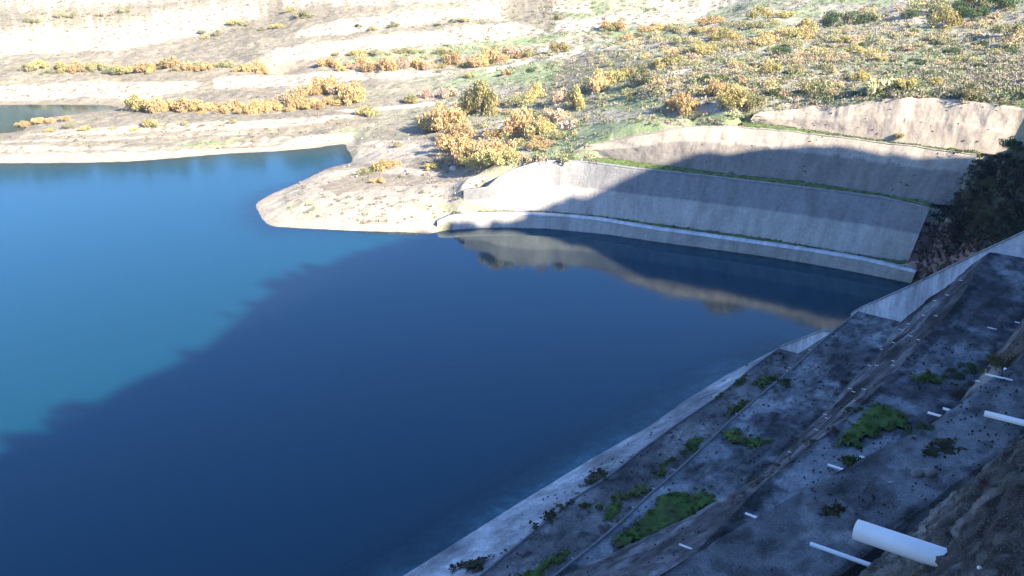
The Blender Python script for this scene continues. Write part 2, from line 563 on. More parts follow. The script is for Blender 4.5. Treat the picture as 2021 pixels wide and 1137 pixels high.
# the rough slope right below the viewer
def slope_prof(a):
    n7 = LI(L7, a)
    return [(n7, one(Z4, a)), (n7 - 0.15, one(Z4 - 0.25, a)), (n7 - 0.32, one(Z4 - 0.2, a)), (n7 - 0.45, one(Z4 + 0.15, a)), (n7 * 0 + (-0.35), Z4 + (n7 - .1) * SL), (n7 * 0 + (-0.4), one(55.4, a))]


def slope_rough(a, n, z):
    e = np.clip((z - Z4) / 1.0, 0, 1) * np.clip((55.4 - z) / 0.6, 0, 1)
    lump = fbm(a * 0.7, z * 1.0, 61, 4) - 0.5
    pit = fbm(a * 3.2, z * 4.2, 62, 3)
    d = lump * 0.35 + np.where(pit > 0.6, -(pit - 0.6) * 1.6, 0) + (fbm(a * 7, z * 8, 63, 4) - 0.5) * 0.24
    return n + d * e, z + (fbm(a * 2, n * 2, 64) - 0.5) * 0.06


_pit_paint = emb_paint


def emb_paint(x, y, z, base):
    c = _pit_paint(x, y, z, base)
    a, n = an(x, y)
    p1 = fbm(a * 1.3, z * 2.6, 71, 4); p2 = fbm(a * 3.5, z * 6.0, 72, 3); p3 = fbm(a * .5, z * 1.1, 73, 3)
    up = z > Z4 + .1
    q1 = np.clip((p1 - .52) / .14, 0, 1) * .5; q2 = np.clip((p2 - .56) / .1, 0, 1) * .5; q3 = np.clip((p3 - .5) / .15, 0, 1) * .25; q4 = np.clip((.38 - p2) / .1, 0, 1) * .35
    f = np.where(up, (1 - q1) * (1 - q2) * (1 - q3) * (1 + q4) * 1.2, 1.0)
    c = c * f[:, None]
    return c


o, V, F = strip('shotcrete_slope', slope_prof, avB, M_near, emb, (0.25, 0.235, 0.215), [3, 3, 3, 200, 12], extra=slope_rough)
BV.append((V, F))
V_ = V


def box_between(name, pts_bottom, pts_top, thick_vec, mat, parent, colr):
    """a wall standing on a line: rows bottom/top, with real thickness"""
    b = np.array(pts_bottom, float); tp = np.array(pts_top, float); k = len(b)
    tv = np.array(thick_vec, float)
    rows = 10
    Fr = [b * (1 - i / rows) + tp * (i / rows) for i in range(rows + 1)]
    Bk = [r + tv for r in Fr[::-1]]
    allr = np.array(Fr + Bk + [Fr[0]])
    nr = allr.shape[0]
    L = np.concatenate([[0], np.cumsum(np.linalg.norm(np.diff(b, axis=0), axis=1))])
    V = allr.reshape(-1, 3)
    uv = np.stack([np.broadcast_to(L, (nr, k)).ravel(), V[:, 2]], -1)
    F = [tuple(int(v) for v in f) for f in gridfaces(nr, k)]
    for e in (0, k - 1):
        F.append([r * k + e for r in range(nr - 1)])
    c = np.zeros((len(V), 3)) + np.array(colr)
    c *= (0.55 + .75 * fbm(uv[:, 0] * .45, uv[:, 1] * .12, 601, 4) + .25 * (fbm(uv[:, 0] * 2.2, uv[:, 1] * .2, 602, 3) - .5) * 2)[:, None]
    return mesh(name, V, F, mat, parent, False, np.clip(c, .03, .85), uv)


# cross wall at the end of the terraces (its foot follows terrace, slope, terrace)
def cross_wall(name, label, a0, ntop, parts):
    r = empty(name, (*xy(a0, ntop[0][0]), ntop[0][1]))
    loc = tuple(r.location); r.location = (0, 0, 0)
    nn = np.linspace(ntop[0][0], ntop[-1][0], 160)
    zt = np.interp(-nn, [-p[0] for p in ntop], [p[1] for p in ntop])
    zb = np.interp(-nn, [-p[0] for p in parts], [p[1] for p in parts])
    x, y = xy(a0, nn)
    b = np.stack([x, y, zb - 1.5], -1); t = np.stack([x, y, zt], -1)
    tv = (A2[0] * 0.7, A2[1] * 0.7, 0)
    box_between('wall_face', b, t, tv, M_wall, r, (0.74, 0.76, 0.80))
    # coping
    b2 = t + np.array([-A2[0] * .08, -A2[1] * .08, 0.004]); t2 = b2 + np.array([0, 0, .14])
    box_between('coping', b2, t2, (A2[0] * .86, A2[1] * .86, 0), M_wall, r, (0.30, 0.30, 0.295))
    meta(r, label, 'wall')
    return r


cross_wall('end_wall', 'tall pale streaked concrete wall closing the far end of the terraces', AEND + 0.02,
           [(40.2, 6.4), (39.3, 7.25), (32.6, 12.5), (26.2, 17.9), (20.9, 22.2), (12, 29.5)], [(40.2, 2), (39.3, 6), (32.3, 6.5), (24.0, 18.4), (17, 18.6), (12, 28)])
cross_wall('end_wall', 'short pale streaked concrete wall between lower terrace and water', A117 + 0.1,
           [(48.0, 0.8), (46.2, 3.0), (40.6, 7.0), (39.3, 7.2)], [(48.0, -3), (46, 0), (39.3, 2.5)])

# kerbs along the terrace edges
def kerb(L, z, a0, a1, wd, hh, label_parent, off=0.0):
    a = np.arange(a0, a1, 0.6)
    n = LI(L, a) + off
    x0, y0 = xy(a, n); x1, y1 = xy(a, n - wd)
    z = z + (fbm(a * .3, a * 0, 5) - 0.5) * 0.05
    rows = [np.stack([x0, y0, one(0, a) + z - .15], -1), np.stack([x0, y0, z + hh], -1), np.stack([x1, y1, z + hh], -1), np.stack([x1, y1, z - .15], -1)]
    V = np.array(rows).reshape(-1, 3)
    mesh('kerb', V, gridfaces(4, len(a))[:, ::-1], M_kerb, label_parent, False)


kerb(L2, Z1, -40, 117.5, 0.22, 0.12, emb, -0.02)
kerb(L3, Z2, -40, 127.8, 0.26, 0.09, emb, 0.03)

# ------------------------------------------------------------------ far retaining walls (lines on the photo at their levels)
def pl(pts):
    return np.array(pts, float)


TIER = [
    dict(foot=pl([(862, 458, -.3), (870, 458, -.3), (983, 452.5, -.3), (1081, 455, -.3), (1204, 467, -.3), (1292, 480, -.3), (1398, 494, -.3), (1500, 508, -.3), (1605, 525, -.3), (1711, 545, -.3), (1797, 562.5, -.3)]),
         top=pl([(864, 441, 1.3), (888, 430, 1.9), (941, 425, 2), (1029, 424, 2), (1117, 429, 2), (1187, 436, 2), (1292, 454, 2), (1398, 468, 2), (1500, 483, 2), (1605, 498, 2), (1711, 516, 2), (1781, 533, 2), (1806, 539, 2)]),
         cop=1.9, label='lowest long curved concrete wall standing in the water under a pale ledge', col=(0.40, 0.365, 0.31), band=None),
    dict(foot=pl([(915, 415, 2), (1000, 418, 2), (1081, 420, 2), (1187, 429, 2), (1292, 443, 2), (1398, 457, 2), (1500, 471, 2), (1605, 489, 2), (1711, 508, 2), (1792, 517, 2)]),
         top=pl([(915, 377, 6), (960, 372, 6.6), (985, 350, 8.6), (1015, 335, 9.8), (1060, 322, 11), (1081, 318, 11), (1152, 320, 11), (1257, 334, 11), (1363, 345, 11), (1500, 361, 11), (1641, 378, 11), (1746, 392, 11), (1834, 413, 11)]),
         cop=0.7, label='second curved concrete wall up from the water with a darker upper half', col=(0.45, 0.41, 0.35), band=0.52),
    dict(foot=pl([(1131, 304, 11), (1200, 313, 11), (1321, 328, 11), (1427, 343, 11), (1567, 357, 11), (1673, 373, 11), (1746, 385, 11), (1852, 403, 11), (1880, 404, 11)]),
         top=pl([(1131, 301, 11.6), (1150, 290, 12.8), (1200, 280, 14), (1260, 268, 15.8), (1321, 258, 17.2), (1356, 251, 18), (1462, 251, 18.5), (1567, 262, 18.5), (1673, 274, 18.5), (1778, 287, 18.5), (1928, 307, 18.5)]),
         cop=0.5, label='third wall up, rough tan sprayed concrete half in shadow above a grass strip', col=(0.42, 0.355, 0.275), band=0.62),
    dict(foot=pl([(1482, 242, 18.5), (1567, 254, 18.5), (1673, 269, 18.5), (1813, 288, 18.5), (1972, 305, 18.5), (2060, 312, 18.5)]),
         top=pl([(1482, 236, 19.2), (1490, 224, 20.4), (1532, 220, 20.9), (1602, 211, 22.2), (1650, 214, 22.6), (1680, 207, 23.5), (1720, 200, 24.4), (1771, 193, 25.5), (1849, 193, 26), (1954, 206, 26), (2021, 213, 26), (2100, 225, 26)]),
         cop=0.4, label='highest sunlit tan wall of rough sprayed concrete at right', col=(0.43, 0.36, 0.275), band=0.5),
]


def dense(p, k):
    s = np.linspace(0, 1, k)
    t = (p[:, 0] - p[0, 0]) / (p[-1, 0] - p[0, 0])
    return np.stack([np.interp(s, t, p[:, 0]), np.interp(s, t, p[:, 1]), np.interp(s, t, p[:, 2])], -1)


TW = []
for ti, T in enumerate(TIER):
    K = 260
    f, tp = dense(T['foot'], K), dense(T['top'], K)
    fx, fy = unp(f[:, 0], f[:, 1], f[:, 2]); tx, ty = unp(tp[:, 0], tp[:, 1], tp[:, 2])
    Fp = np.stack([fx, fy, f[:, 2]], -1); Tp = np.stack([tx, ty, tp[:, 2]], -1)
    if ti >= 2:
        jag = (fbm(np.arange(K) * 0.09, np.zeros(K), 70 + ti) - 0.5) * 1.3
        Tp[:, 2] += jag * (.6 if ti == 3 else .4)
    # smooth plan
    ker = np.ones(9) / 9
    for arr in (Fp, Tp):
        for c in (0, 1):
            arr[:, c] = np.convolve(np.pad(arr[:, c], 4, mode='reflect', reflect_type='odd'), ker, 'valid')
    TW.append((Fp, Tp))
    rows = 22
    d = Tp - Fp
    tan = np.gradient(Fp[:, :2], axis=0); tan /= np.linalg.norm(tan, axis=1)[:, None]
    nrm = np.stack([tan[:, 1], -tan[:, 0], np.zeros(K)], -1)  # towards the water
    nrm[nrm[:, 1] > 0] *= -1
    G = []; colr = []; uv = []
    L = np.concatenate([[0], np.cumsum(np.linalg.norm(np.diff(Fp, axis=0), axis=1))])
    for i in range(rows + 1):
        fr = i / rows
        p = Fp + d * fr
        am = (0.12, 0.12, 0.5, 0.5)[ti]
        dd = (fbm(L * 0.30, np.full(K, fr * 2.2), 80 + ti, 5) - 0.5) * am * 2 * min(1, 4 * min(fr, 1 - fr) + .15)
        p = p + nrm * dd[:, None]
        G.append(p)
        c = np.tile(np.array(T['col']), (K, 1)).astype(float)
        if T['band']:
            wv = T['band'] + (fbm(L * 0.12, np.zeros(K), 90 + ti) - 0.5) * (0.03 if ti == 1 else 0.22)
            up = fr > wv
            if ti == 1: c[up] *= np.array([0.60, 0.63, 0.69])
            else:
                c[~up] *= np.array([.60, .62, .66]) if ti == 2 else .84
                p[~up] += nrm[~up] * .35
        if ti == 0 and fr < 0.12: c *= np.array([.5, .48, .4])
        colr.append(c); uv.append(np.stack([L, np.full(K, fr * np.linalg.norm(d, axis=1).mean())], -1))
    # top and back
    wd = T['cop']
    back = Tp - nrm * 1.6
    bb = back.copy(); bb[:, 2] -= 3
    for p in (back, bb):
        G.append(p); colr.append(np.tile(np.array(T['col']) * 0.9, (K, 1))); uv.append(np.stack([L, np.full(K, 12.0)], -1))
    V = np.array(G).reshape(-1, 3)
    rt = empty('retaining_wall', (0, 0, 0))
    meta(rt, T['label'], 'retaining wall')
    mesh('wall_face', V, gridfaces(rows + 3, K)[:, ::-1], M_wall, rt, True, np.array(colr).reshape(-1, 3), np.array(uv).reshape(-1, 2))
    BV.append((V, gridfaces(rows + 3, K)))
    # coping strip as a real slab on the wall head
    f0 = Tp + nrm * 0.06 + np.array([0, 0, .02]); f1 = f0 + np.array([0, 0, 0.16])
    b1 = f1 - nrm * (wd + .06); b0 = b1 - np.array([0, 0, .3])
    Vc = np.array([f0, f1, b1, b0]).reshape(-1, 3)
    if ti != 3:
        cc = [(0.66, 0.65, 0.63), (0.30, 0.30, 0.29), (0.34, 0.31, 0.26)][ti]
        Lc = np.tile(np.stack([L, L * 0], -1), (4, 1))
        mesh('coping', Vc, gridfaces(4, K)[:, ::-1], M_wall, rt, False, np.tile(np.array(cc), (len(Vc), 1)), Lc)

# ------------------------------------------------------------------ terrain
CT = []  # control points x, y, z


def cp(px, py, z):
    x, y = unp(px, py, max(z, 0)); CT.append((float(x), float(y), float(z)))


# far shore and under water
def cpl(pts, z, step=22):
    p = np.array(pts, float)
    s_ = np.concatenate([[0], np.cumsum(np.hypot(*np.diff(p, axis=0).T))])
    for q in np.arange(0, s_[-1] + .1, step): cp(float(np.interp(q, s_, p[:, 0])), float(np.interp(q, s_, p[:, 1])), z)


SH1 = [(-300, 333), (-150, 327), (0, 322), (70, 322), (150, 321.5), (250, 319), (310, 315), (380, 309), (450, 303), (540, 299), (620, 292), (690, 283)]
cpl(SH1, 0.0, 14)
def cpo(pts, off, z, step):
    p = np.array(pts, float)
    for q in np.arange(p[0, 0], p[-1, 0], step):
        x, y = unp(q, np.interp(q, p[:, 0], p[:, 1]), 0); r_ = np.hypot(x, y)
        CT.append((float(x * (1 + off / r_)), float(y * (1 + off / r_)), z))


cpo(SH1, 4, .5, 20); cpo(SH1[:-1], 10, 1.1, 30); cpo(SH1[:-1], -2.5, -.6, 16); cpo(SH1[:-2], -8, -2.4, 26)
cpl([(690, 322), (650, 331), (622, 344), (580, 365), (535, 384), (512, 400), (512, 412), (522, 430), (540, 443), (600, 449), (660, 452), (730, 455), (790, 456), (860, 459)], 0.1, 14)
for p in [(-300, 360), (0, 350), (150, 350), (300, 345), (450, 330), (560, 320)]: cp(*p, -3)
for p in [(-300, 500), (0, 420), (200, 420), (400, 400), (480, 350), (600, 322)]: cp(*p, -4)
for p in [(-300, 900), (0, 600), (200, 800), (400, 500), (500, 700), (700, 900), (900, 600), (1100, 700), (1300, 600), (-200, 1200), (1500, 580)]: cp(*p, -9)
# peninsula
for p in [(495, 402, -.35), (492, 415, -.4), (505, 438, -.4), (475, 412, -1.0), (478, 430, -1.0), (520, 452, -.5), (600, 458, -.7)]: cp(*p)
for p in [(455, 405), (462, 440), (520, 470), (640, 468), (760, 470), (870, 472), (590, 350), (500, 375)]: cp(*p, -1.6)
for p in [(590, 405, 1.6), (650, 420, 1.5), (640, 385, 2.6), (700, 400, 2.8), (760, 430, 1.6), (820, 420, 2.2), (880, 400, 3.0), (900, 415, 2.2), (760, 370, 3.4), (680, 350, 2.0), (740, 330, 3.0), (850, 350, 4.6), (900, 340, 5.6), (950, 345, 7),
          (840, 300, 4.6), (780, 300, 2.6), (740, 300, 1.6), (715, 300, .8), (720, 270, 1.2), (800, 260, 3.0), (960, 320, 8.6), (1020, 318, 9.6), (850, 380, 4.2), (905, 375, 5.5), (880, 440, 1.2)]: cp(*p)
# spit and arm behind
for p in [(-300, 300, 1.2), (0, 295, 1.2), (200, 290, 1.6), (400, 285, 1.4), (600, 265, 1.8), (-300, 278, 1.0), (0, 272, .8), (60, 262, 1), (150, 262, 2.2), (300, 255, 2.4), (500, 240, 2.6), (650, 235, 2.8), (760, 225, 3), (100, 243, 1.2), (200, 232, 1.2), (300, 225, 1.8)]: cp(*p)
for p in [(0, 264), (45, 258), (70, 238), (130, 227), (210, 218), (235, 213), (150, 207), (80, 207), (0, 207), (-300, 207), (-300, 266)]: cp(*p, 0)
for p in [(20, 240, -1.5), (90, 217, -1), (-150, 240, -2.5), (170, 213, -.5)]: cp(*p)
for p in [(0, 200, .6), (158, 194, .8), (281, 196, 1.2), (-300, 200, .6), (0, 172, 3.2), (140, 165, 3.4), (281, 162, 3.6), (-300, 175, 3.2), (450, 160, 4), (422, 178, 2.8), (600, 171, 3.2), (422, 153, 4.6), (600, 145, 5), (700, 137, 5.6), (906, 141, 5.8),
          (300, 210, 1.4), (500, 205, 2), (700, 190, 3), (700, 165, 4), (0, 150, 4.6), (250, 145, 4.6), (0, 130, 6), (300, 128, 6), (550, 128, 6), (800, 122, 6.8), (1000, 125, 7)]: cp(*p)
# band a
for p in [(-300, 140, 7), (0, 116, 7.6), (120, 104, 8.2), (246, 98, 8.6), (380, 72, 10), (510, 30, 15.5), (35, 67, 12.5), (98, 53, 14), (299, 32, 16.5), (492, 0, 21), (-300, 90, 12.5),
          (0, 55, 14.5), (0, 20, 19), (0, -20, 25), (250, -10, 23), (-300, 20, 19),
          (500, 105, 8), (549, 121, 7.2), (700, 102, 8), (906, 88, 8.8), (1012, 72, 10.2), (520, 102, 8.6), (700, 77, 10.8), (836, 63, 12), (1012, 47, 13.6), (1035, 62, 11.4),
          (580, 77, 10.8), (660, 68, 11.8), (836, 47, 13.6), (977, 34, 15), (600, 60, 13), (668, 40, 15.5), (800, 25, 17.6), (966, 9, 19.8), (987, 22, 16.8),
          (600, 20, 18), (750, 0, 21), (900, -10, 23), (1100, 62, 12), (1195, 55, 13), (1100, 42, 14.6), (1188, 35, 15.6), (1240, 50, 13.8), (1390, 40, 15.5), (1230, 32, 16), (1402, 18, 18.6), (1100, 10, 19), (1300, 0, 21), (1080, -20, 24)]: cp(*p)
# middle and right hillside
for p in [(760, 160, 4.8), (850, 160, 5), (950, 140, 6.4), (1050, 110, 9), (1150, 90, 11), (850, 200, 4.2), (900, 225, 4.6), (950, 200, 5.6), (900, 260, 4.8), (980, 260, 6.6), (1050, 230, 7.4), (1050, 280, 8.2), (1100, 180, 10.4), (1200, 150, 15), (1100, 130, 9.4),
          (1090, 305, 10.2), (1150, 250, 12.2), (1200, 225, 13.8), (1250, 200, 15.4), (1300, 240, 17.4), (1380, 235, 19.6), (1440, 215, 20.6), (1300, 170, 18.6), (1400, 130, 20.6), (1300, 100, 18.4), (1500, 90, 22.6), (1500, 180, 22.2), (1600, 190, 23.4), (1700, 170, 23.5),
          (1600, 130, 24), (1700, 90, 25), (1850, 160, 26.6), (1950, 180, 27), (2021, 190, 27.4), (1850, 100, 26.4), (2021, 110, 29), (1700, 40, 24.5), (1850, 40, 28), (2021, 40, 31), (1550, 40, 23.5), (1400, 60, 20), (1500, 0, 24), (1700, -10, 28), (1900, -10, 32), (2100, -10, 36), (2300, 100, 34), (2300, 200, 33)]: cp(*p)
# shaded bank at the right edge
for p in [(1812, 540, 1.6), (1830, 510, 4), (1815, 557, .3), (1850, 520, 3.4), (1880, 500, 5), (1850, 470, 8), (1900, 470, 8.6), (1940, 470, 8.8), (1870, 430, 11.5), (1930, 420, 13), (2000, 440, 12.5), (1910, 380, 15.6), (1980, 390, 16.5), (1940, 340, 18), (2021, 350, 20), (1990, 312, 18.8), (2050, 310, 22), (2120, 420, 20), (2200, 350, 26), (2300, 300, 31), (1870, 536, 1.5)]: cp(*p)
for a, n, z in [(130, 44, -2.5), (131, 36, 1.5), (131, 27, 9), (131, 20, 13), (131, 12, 22), (145, 40, .5), (131, 50, -6), (140, 50, -5), (150, 46, -2), (131, 0, 30), (160, 0, 32), (200, -10, 36), (250, 0, 40), (300, -40, 45), (180, -60, 40)]:
    x, y = xy(a, n); CT.append((x, y, z))
for k in range(20, 256, 9):
    x, y, _ = TW[0][0][k]
    CT.append((x - .3, y - 2.5, -3.5)); CT.append((x - 1, y - 8, -7.5))
for Fp, Tp in TW:  # the ground follows the walls, a little behind and below them
    for k in range(0, 260, 8):
        CT.append((Tp[k, 0], max(Tp[k, 1], Fp[k, 1]) + 1.0, Tp[k, 2] - 0.45))
        if Tp[k, 1] - Fp[k, 1] > 1.2: CT.append((Fp[k, 0], Fp[k, 1] - 0.2, Fp[k, 2] - 0.35))
# sight line is above the frame from here on: hills that the lake mirrors
for deg_ in range(-80, 61, 14):
    s, c = math.sin(R(deg_)), math.cos(R(deg_))
    for r_, z_ in ((470, 42), (560, 70), (660, 97), (900, 110), (1400, 110)):
        k = float(np.interp(deg_, [-80, -40, -28, -14, -2, 14, 40], [.9, .92, .95, 1.07, .98, .82, .88]))
        CT.append((s * r_, c * r_, z_ * k))
for x_, y_, z_ in [(-260, 120, -6), (-330, 60, 6), (-330, 180, 6), (-420, 100, 50), (-500, 0, 90), (-200, -50, -8), (-250, 220, 2), (-60, 0, -10), (-100, -60, -10), (-40, 60, -10)]: CT.append((x_, y_, z_))
CT = np.array(CT)
_MQ = 2.5


def kern(d2): return np.sqrt(d2 + _MQ ** 2)


_c = CT[:, :2]
_d2 = ((_c[:, None] - _c[None]) ** 2).sum(-1)
_K = kern(_d2) - np.eye(len(CT)) * 0.02
_n = len(CT)
_Amat = np.zeros((_n + 3, _n + 3)); _Amat[:_n, :_n] = _K
_Amat[:_n, _n] = 1; _Amat[:_n, _n + 1:] = _c / 100; _Amat[_n:, :_n] = _Amat[:_n, _n:].T
_w = np.linalg.solve(_Amat, np.concatenate([CT[:, 2], np.zeros(3)]))


def terr(x, y):
    x, y = np.asarray(x, float).ravel(), np.asarray(y, float).ravel()
    out = np.empty(len(x))
    for s in range(0, len(x), 20000):
        q = np.stack([x[s:s + 20000], y[s:s + 20000]], -1)
        d2 = (q[:, 0, None] - _c[None, :, 0]) ** 2 + (q[:, 1, None] - _c[None, :, 1]) ** 2
        out[s:s + 20000] = kern(d2) @ _w[:_n] + _w[_n] + q @ _w[_n + 1:] / 100
    return out


def terr_full(x, y):
    z = terr(x, y)
    a, n = an(x, y)
    land = np.clip(z / 0.8, 0, 1)
    dist = np.hypot(x, y)
    amp = np.clip((dist - 150) / 200, 0, 1)
    z = z + land * ((fbm(x * 0.11, y * 0.11, 21) - 0.5) * (0.5 + 2.0 * amp) + (fbm(x * 0.6, y * 0.6, 22) - 0.5) * (0.28 + .45 * amp))
    z = z + (fbm(x * 0.5, y * 0.5, 23) - 0.5) * 0.12
    for ti_, (Fp, Tp) in enumerate(TW):  # never in front of a wall
        yf = np.interp(x, Fp[:, 0], Fp[:, 1], left=1e9, right=1e9); zf = np.interp(x, Fp[:, 0], Fp[:, 2])
        yt = np.interp(x, Tp[:, 0], Tp[:, 1], left=1e9, right=1e9); zt_ = np.interp(x, Tp[:, 0], Tp[:, 2])
        endl = np.clip(1 - (x - Fp[0, 0] - 1) / 7, 0, 1) * (6 if ti_ else 2)
        m = (y > yf - .6) & (y < yt + 1.2) & (yf < 1e8) & (yt < 1e8)
        q = np.clip((y - yf) / np.maximum(yt - yf, .1), 0, 1)
        z = np.where(m, np.minimum(z, zf + (zt_ - zf) * q - .7 + endl), z)
        m3 = (y >= yt + 1.2) & (y < yt + 9) & (yt < 1e8)
        z = np.where(m3, np.minimum(z, zt_ - .6 + (y - yt - 1.2) * .8 + endl), z)
        m2 = (x > Fp[0, 0] + 5) & (y > yf - (np.clip((x - Fp[0, 0] - 5) * .5, 0, 9) if ti_ == 0 else 1.5)) & (y <= yf - .6) & (yf < 1e8)
        z = np.where(m2, np.minimum(z, (-5.0 if ti_ == 0 else zf + .05 + endl)), z)
    z = np.where((a < AEND + .35) & (n < LI(L1, np.clip(a, -60, AEND)) + 9), -11.0, z)
    return z


azs = np.concatenate([np.linspace(-100, -33, 60, endpoint=False), np.linspace(-33, 35, 820, endpoint=False), np.linspace(35, 62, 40)])
rad = np.concatenate([np.linspace(60, 150, 90, endpoint=False), np.linspace(150, 260, 330, endpoint=False), np.linspace(260, 420, 360, endpoint=False), np.geomspace(420, 1500, 60)])
AZ, RR = np.meshgrid(R(1) * azs, rad)
X, Y = (RR * np.sin(AZ)).ravel(), (RR * np.cos(AZ)).ravel()
Z = terr_full(X, Y)
PX, PY = proj(X, Y, Z)
# colour of the ground: what grows or lies there
j1 = (fbm(X * 0.12, Y * 0.12, 101) - 0.5) * 46; j2 = (fbm(X * 0.12, Y * 0.12, 102) - 0.5) * 20
k1 = (fbm(X * 0.5, Y * 0.5, 103) - 0.5) * 12; k2 = (fbm(X * 0.5, Y * 0.5, 104) - 0.5) * 8
QX, QY = PX + j1 * .5 + k1, PY + j2 * .5 + k2
scrub = np.array([0.19, 0.17, 0.12]); pale = np.array([0.42, 0.355, 0.27]); grass = np.array([0.20, 0.245, 0.12]); beige = np.array([0.23, 0.195, 0.14])
cover = fbm(X * 0.09, Y * 0.09, 111)
fine = fbm(X * 0.7, Y * 0.7, 112)
C = np.zeros((len(X), 3))
side = np.clip((PX - 700) / 450, 0, 1)[:, None]
basec = beige * (1 - side) + np.array([0.36, 0.32, 0.245]) * side
t = np.clip((cover - 0.47) * 6 + (fine - 0.5) * 3, 0, 1)[:, None]
C = basec * (1 - t) + (scrub * 1.25 * (1 - side) + np.array([0.27, 0.26, 0.17]) * side) * t
t = np.clip((fbm(X * 0.07, Y * 0.07, 113) - 0.52) * 9, 0, 1)[:, None] * side * 0.8
C = C * (1 - t) + grass * t


def paint(poly, col, k=1.0, jit=1.0):
    global C
    m = inpoly(PX + (QX - PX) * jit, PY + (QY - PY) * jit, poly)
    C[m] = C[m] * (1 - k) + np.array(col) * k


# grey scrub slopes
for poly in [[(0, 55), (120, 40), (300, 25), (420, 0), (180, -10), (0, 30)], [(330, 100), (420, 70), (520, 30), (620, -20), (700, 0), (600, 50), (560, 75), (520, 95), (500, 118), (440, 118), (330, 128)],
             [(980, 30), (960, 0), (1090, -20), (1120, 30), (1090, 60), (1040, 50)], [(0, 130), (60, 100), (90, 120), (60, 140), (0, 150)], [(650, 72), (840, 50), (980, 38), (1010, 45), (830, 60), (660, 75)],
             [(380, 185), (500, 178), (640, 172), (700, 165), (640, 190), (400, 200)], [(240, 215), (500, 225), (700, 215), (700, 228), (400, 240), (200, 230)],
             [(1130, 110), (1200, 100), (1290, 120), (1250, 170), (1130, 190), (1000, 185)],
             [(820, 310), (860, 290), (900, 320), (880, 345), (830, 345), (800, 335)], [(560, 270), (700, 235), (780, 230), (700, 250), (600, 275)]]:
    paint(poly, (0.19, 0.165, 0.12), .85)
# grass
for poly in [[(660, 120), (800, 100), (950, 80), (1100, 70), (1080, 85), (900, 110), (700, 125)], [(930, 140), (1050, 120), (1120, 130), (1080, 170), (950, 165), (850, 175)], [(1080, 260), (1150, 240), (1250, 240), (1330, 250), (1280, 262), (1200, 275), (1130, 300), (1140, 312), (1060, 312), (1010, 280)],
             [(1160, 175), (1260, 160), (1330, 190), (1300, 215), (1180, 215)], [(1390, 225), (1480, 215), (1490, 245), (1700, 262), (1480, 256), (1340, 245)], [(1960, 190), (2021, 170), (2100, 200), (2021, 215), (1970, 205)],
             [(1200, 60), (1330, 58), (1300, 75), (1200, 78)], [(360, 285), (420, 278), (430, 284), (370, 293)], [(650, 262), (700, 255), (720, 268), (670, 272)], [(1650, 180), (1750, 150), (1900, 150), (1900, 195), (1760, 185)]]:
    paint(poly, (0.21, 0.27, 0.12), .75)
# pale cut slopes
for poly in [[(0, 60), (98, 53), (299, 32), (492, 0), (510, 28), (380, 72), (246, 98), (60, 104), (0, 110), (-200, 120), (-200, 80)],
             [(578, 76), (590, 62), (668, 39), (800, 24), (966, 8), (988, 24), (978, 33), (836, 46), (660, 67)],
             [(520, 103), (560, 92), (700, 77), (836, 63), (1012, 46), (1036, 64), (1012, 71), (906, 88), (700, 103), (549, 122)],
             [(1098, 42), (1188, 34), (1197, 55), (1100, 62)], [(1228, 32), (1402, 17), (1393, 40), (1240, 50)], [(1090, 0), (1160, -5), (1170, 22), (1090, 24)], [(560, -20), (930, -25), (940, 0), (660, 14), (560, 15)],
             [(0, 171), (140, 164), (281, 160), (400, 162), (380, 178), (281, 195), (158, 193), (0, 202), (-300, 204), (-300, 176)],
             [(422, 152), (600, 144), (760, 135), (906, 139), (900, 148), (700, 160), (640, 166), (425, 177)],
             [(0, 285), (200, 290), (400, 292), (560, 272), (700, 262), (700, 285), (540, 303), (380, 310), (260, 321), (0, 324), (-300, 330), (-300, 290)],
             [(60, 262), (300, 245), (560, 235), (700, 225), (700, 232), (500, 262), (250, 275), (0, 280)],
             [(640, 335), (780, 325), (900, 350), (990, 350), (905, 376), (920, 420), (870, 445), (860, 462), (730, 460), (540, 450), (500, 430), (500, 395), (610, 345)],
             [(700, 285), (760, 275), (860, 280), (840, 310), (740, 322), (690, 325), (705, 300)], [(0, -10), (200, -20), (400, -30), (300, 5), (100, 20), (0, 12)]]:
    paint(poly, pale, .85, .8)
for poly in [[(520, 103), (700, 77), (836, 63), (1012, 46), (1036, 64), (1012, 71), (906, 80), (800, 76), (700, 85)]]:
    paint(poly, (0.50, 0.41, 0.29), .7)
t = np.clip((fine - 0.52) * 7, 0, 1)[:, None] * np.clip((480 - PY) / 100, 0, 1)[:, None] * .5 * (PX < 1000)[:, None]
C = C * (1 - t) + np.array([0.28, 0.25, 0.2]) * t
for poly in [[(560, 405), (620, 395), (640, 420), (580, 430)], [(330, 288), (430, 280), (480, 270), (500, 276), (400, 296)], [(820, 395), (900, 400), (880, 425), (820, 415)]]:
    m = inpoly(QX, QY, poly) & (fine > 0.45); C[m] = C[m] * .5 + np.array([0.26, 0.30, 0.14]) * .5
for poly in [[(620, 372), (700, 340), (800, 345), (910, 352), (900, 362), (760, 368), (660, 385)], [(0, 300), (300, 296), (560, 282), (560, 286), (300, 301), (0, 305)], [(0, 268), (300, 262), (600, 248), (700, 236), (700, 241), (600, 256), (300, 270), (0, 276)],
             [(200, 150), (420, 148), (420, 158), (200, 160)], [(0, 205), (230, 203), (240, 212), (100, 218), (0, 216)]]:
    paint(poly, (0.22, 0.185, 0.13), .7)
# tracks
for poly in [[(960, 135), (1060, 115), (1100, 105), (1190, 85), (1190, 92), (1110, 112), (1060, 122), (960, 145)], [(660, 218), (880, 200), (900, 204), (700, 224)], [(1240, 165), (1330, 140), (1440, 128), (1440, 134), (1330, 148), (1250, 175)]]:
    paint(poly, (0.50, 0.45, 0.37), .8, .4)
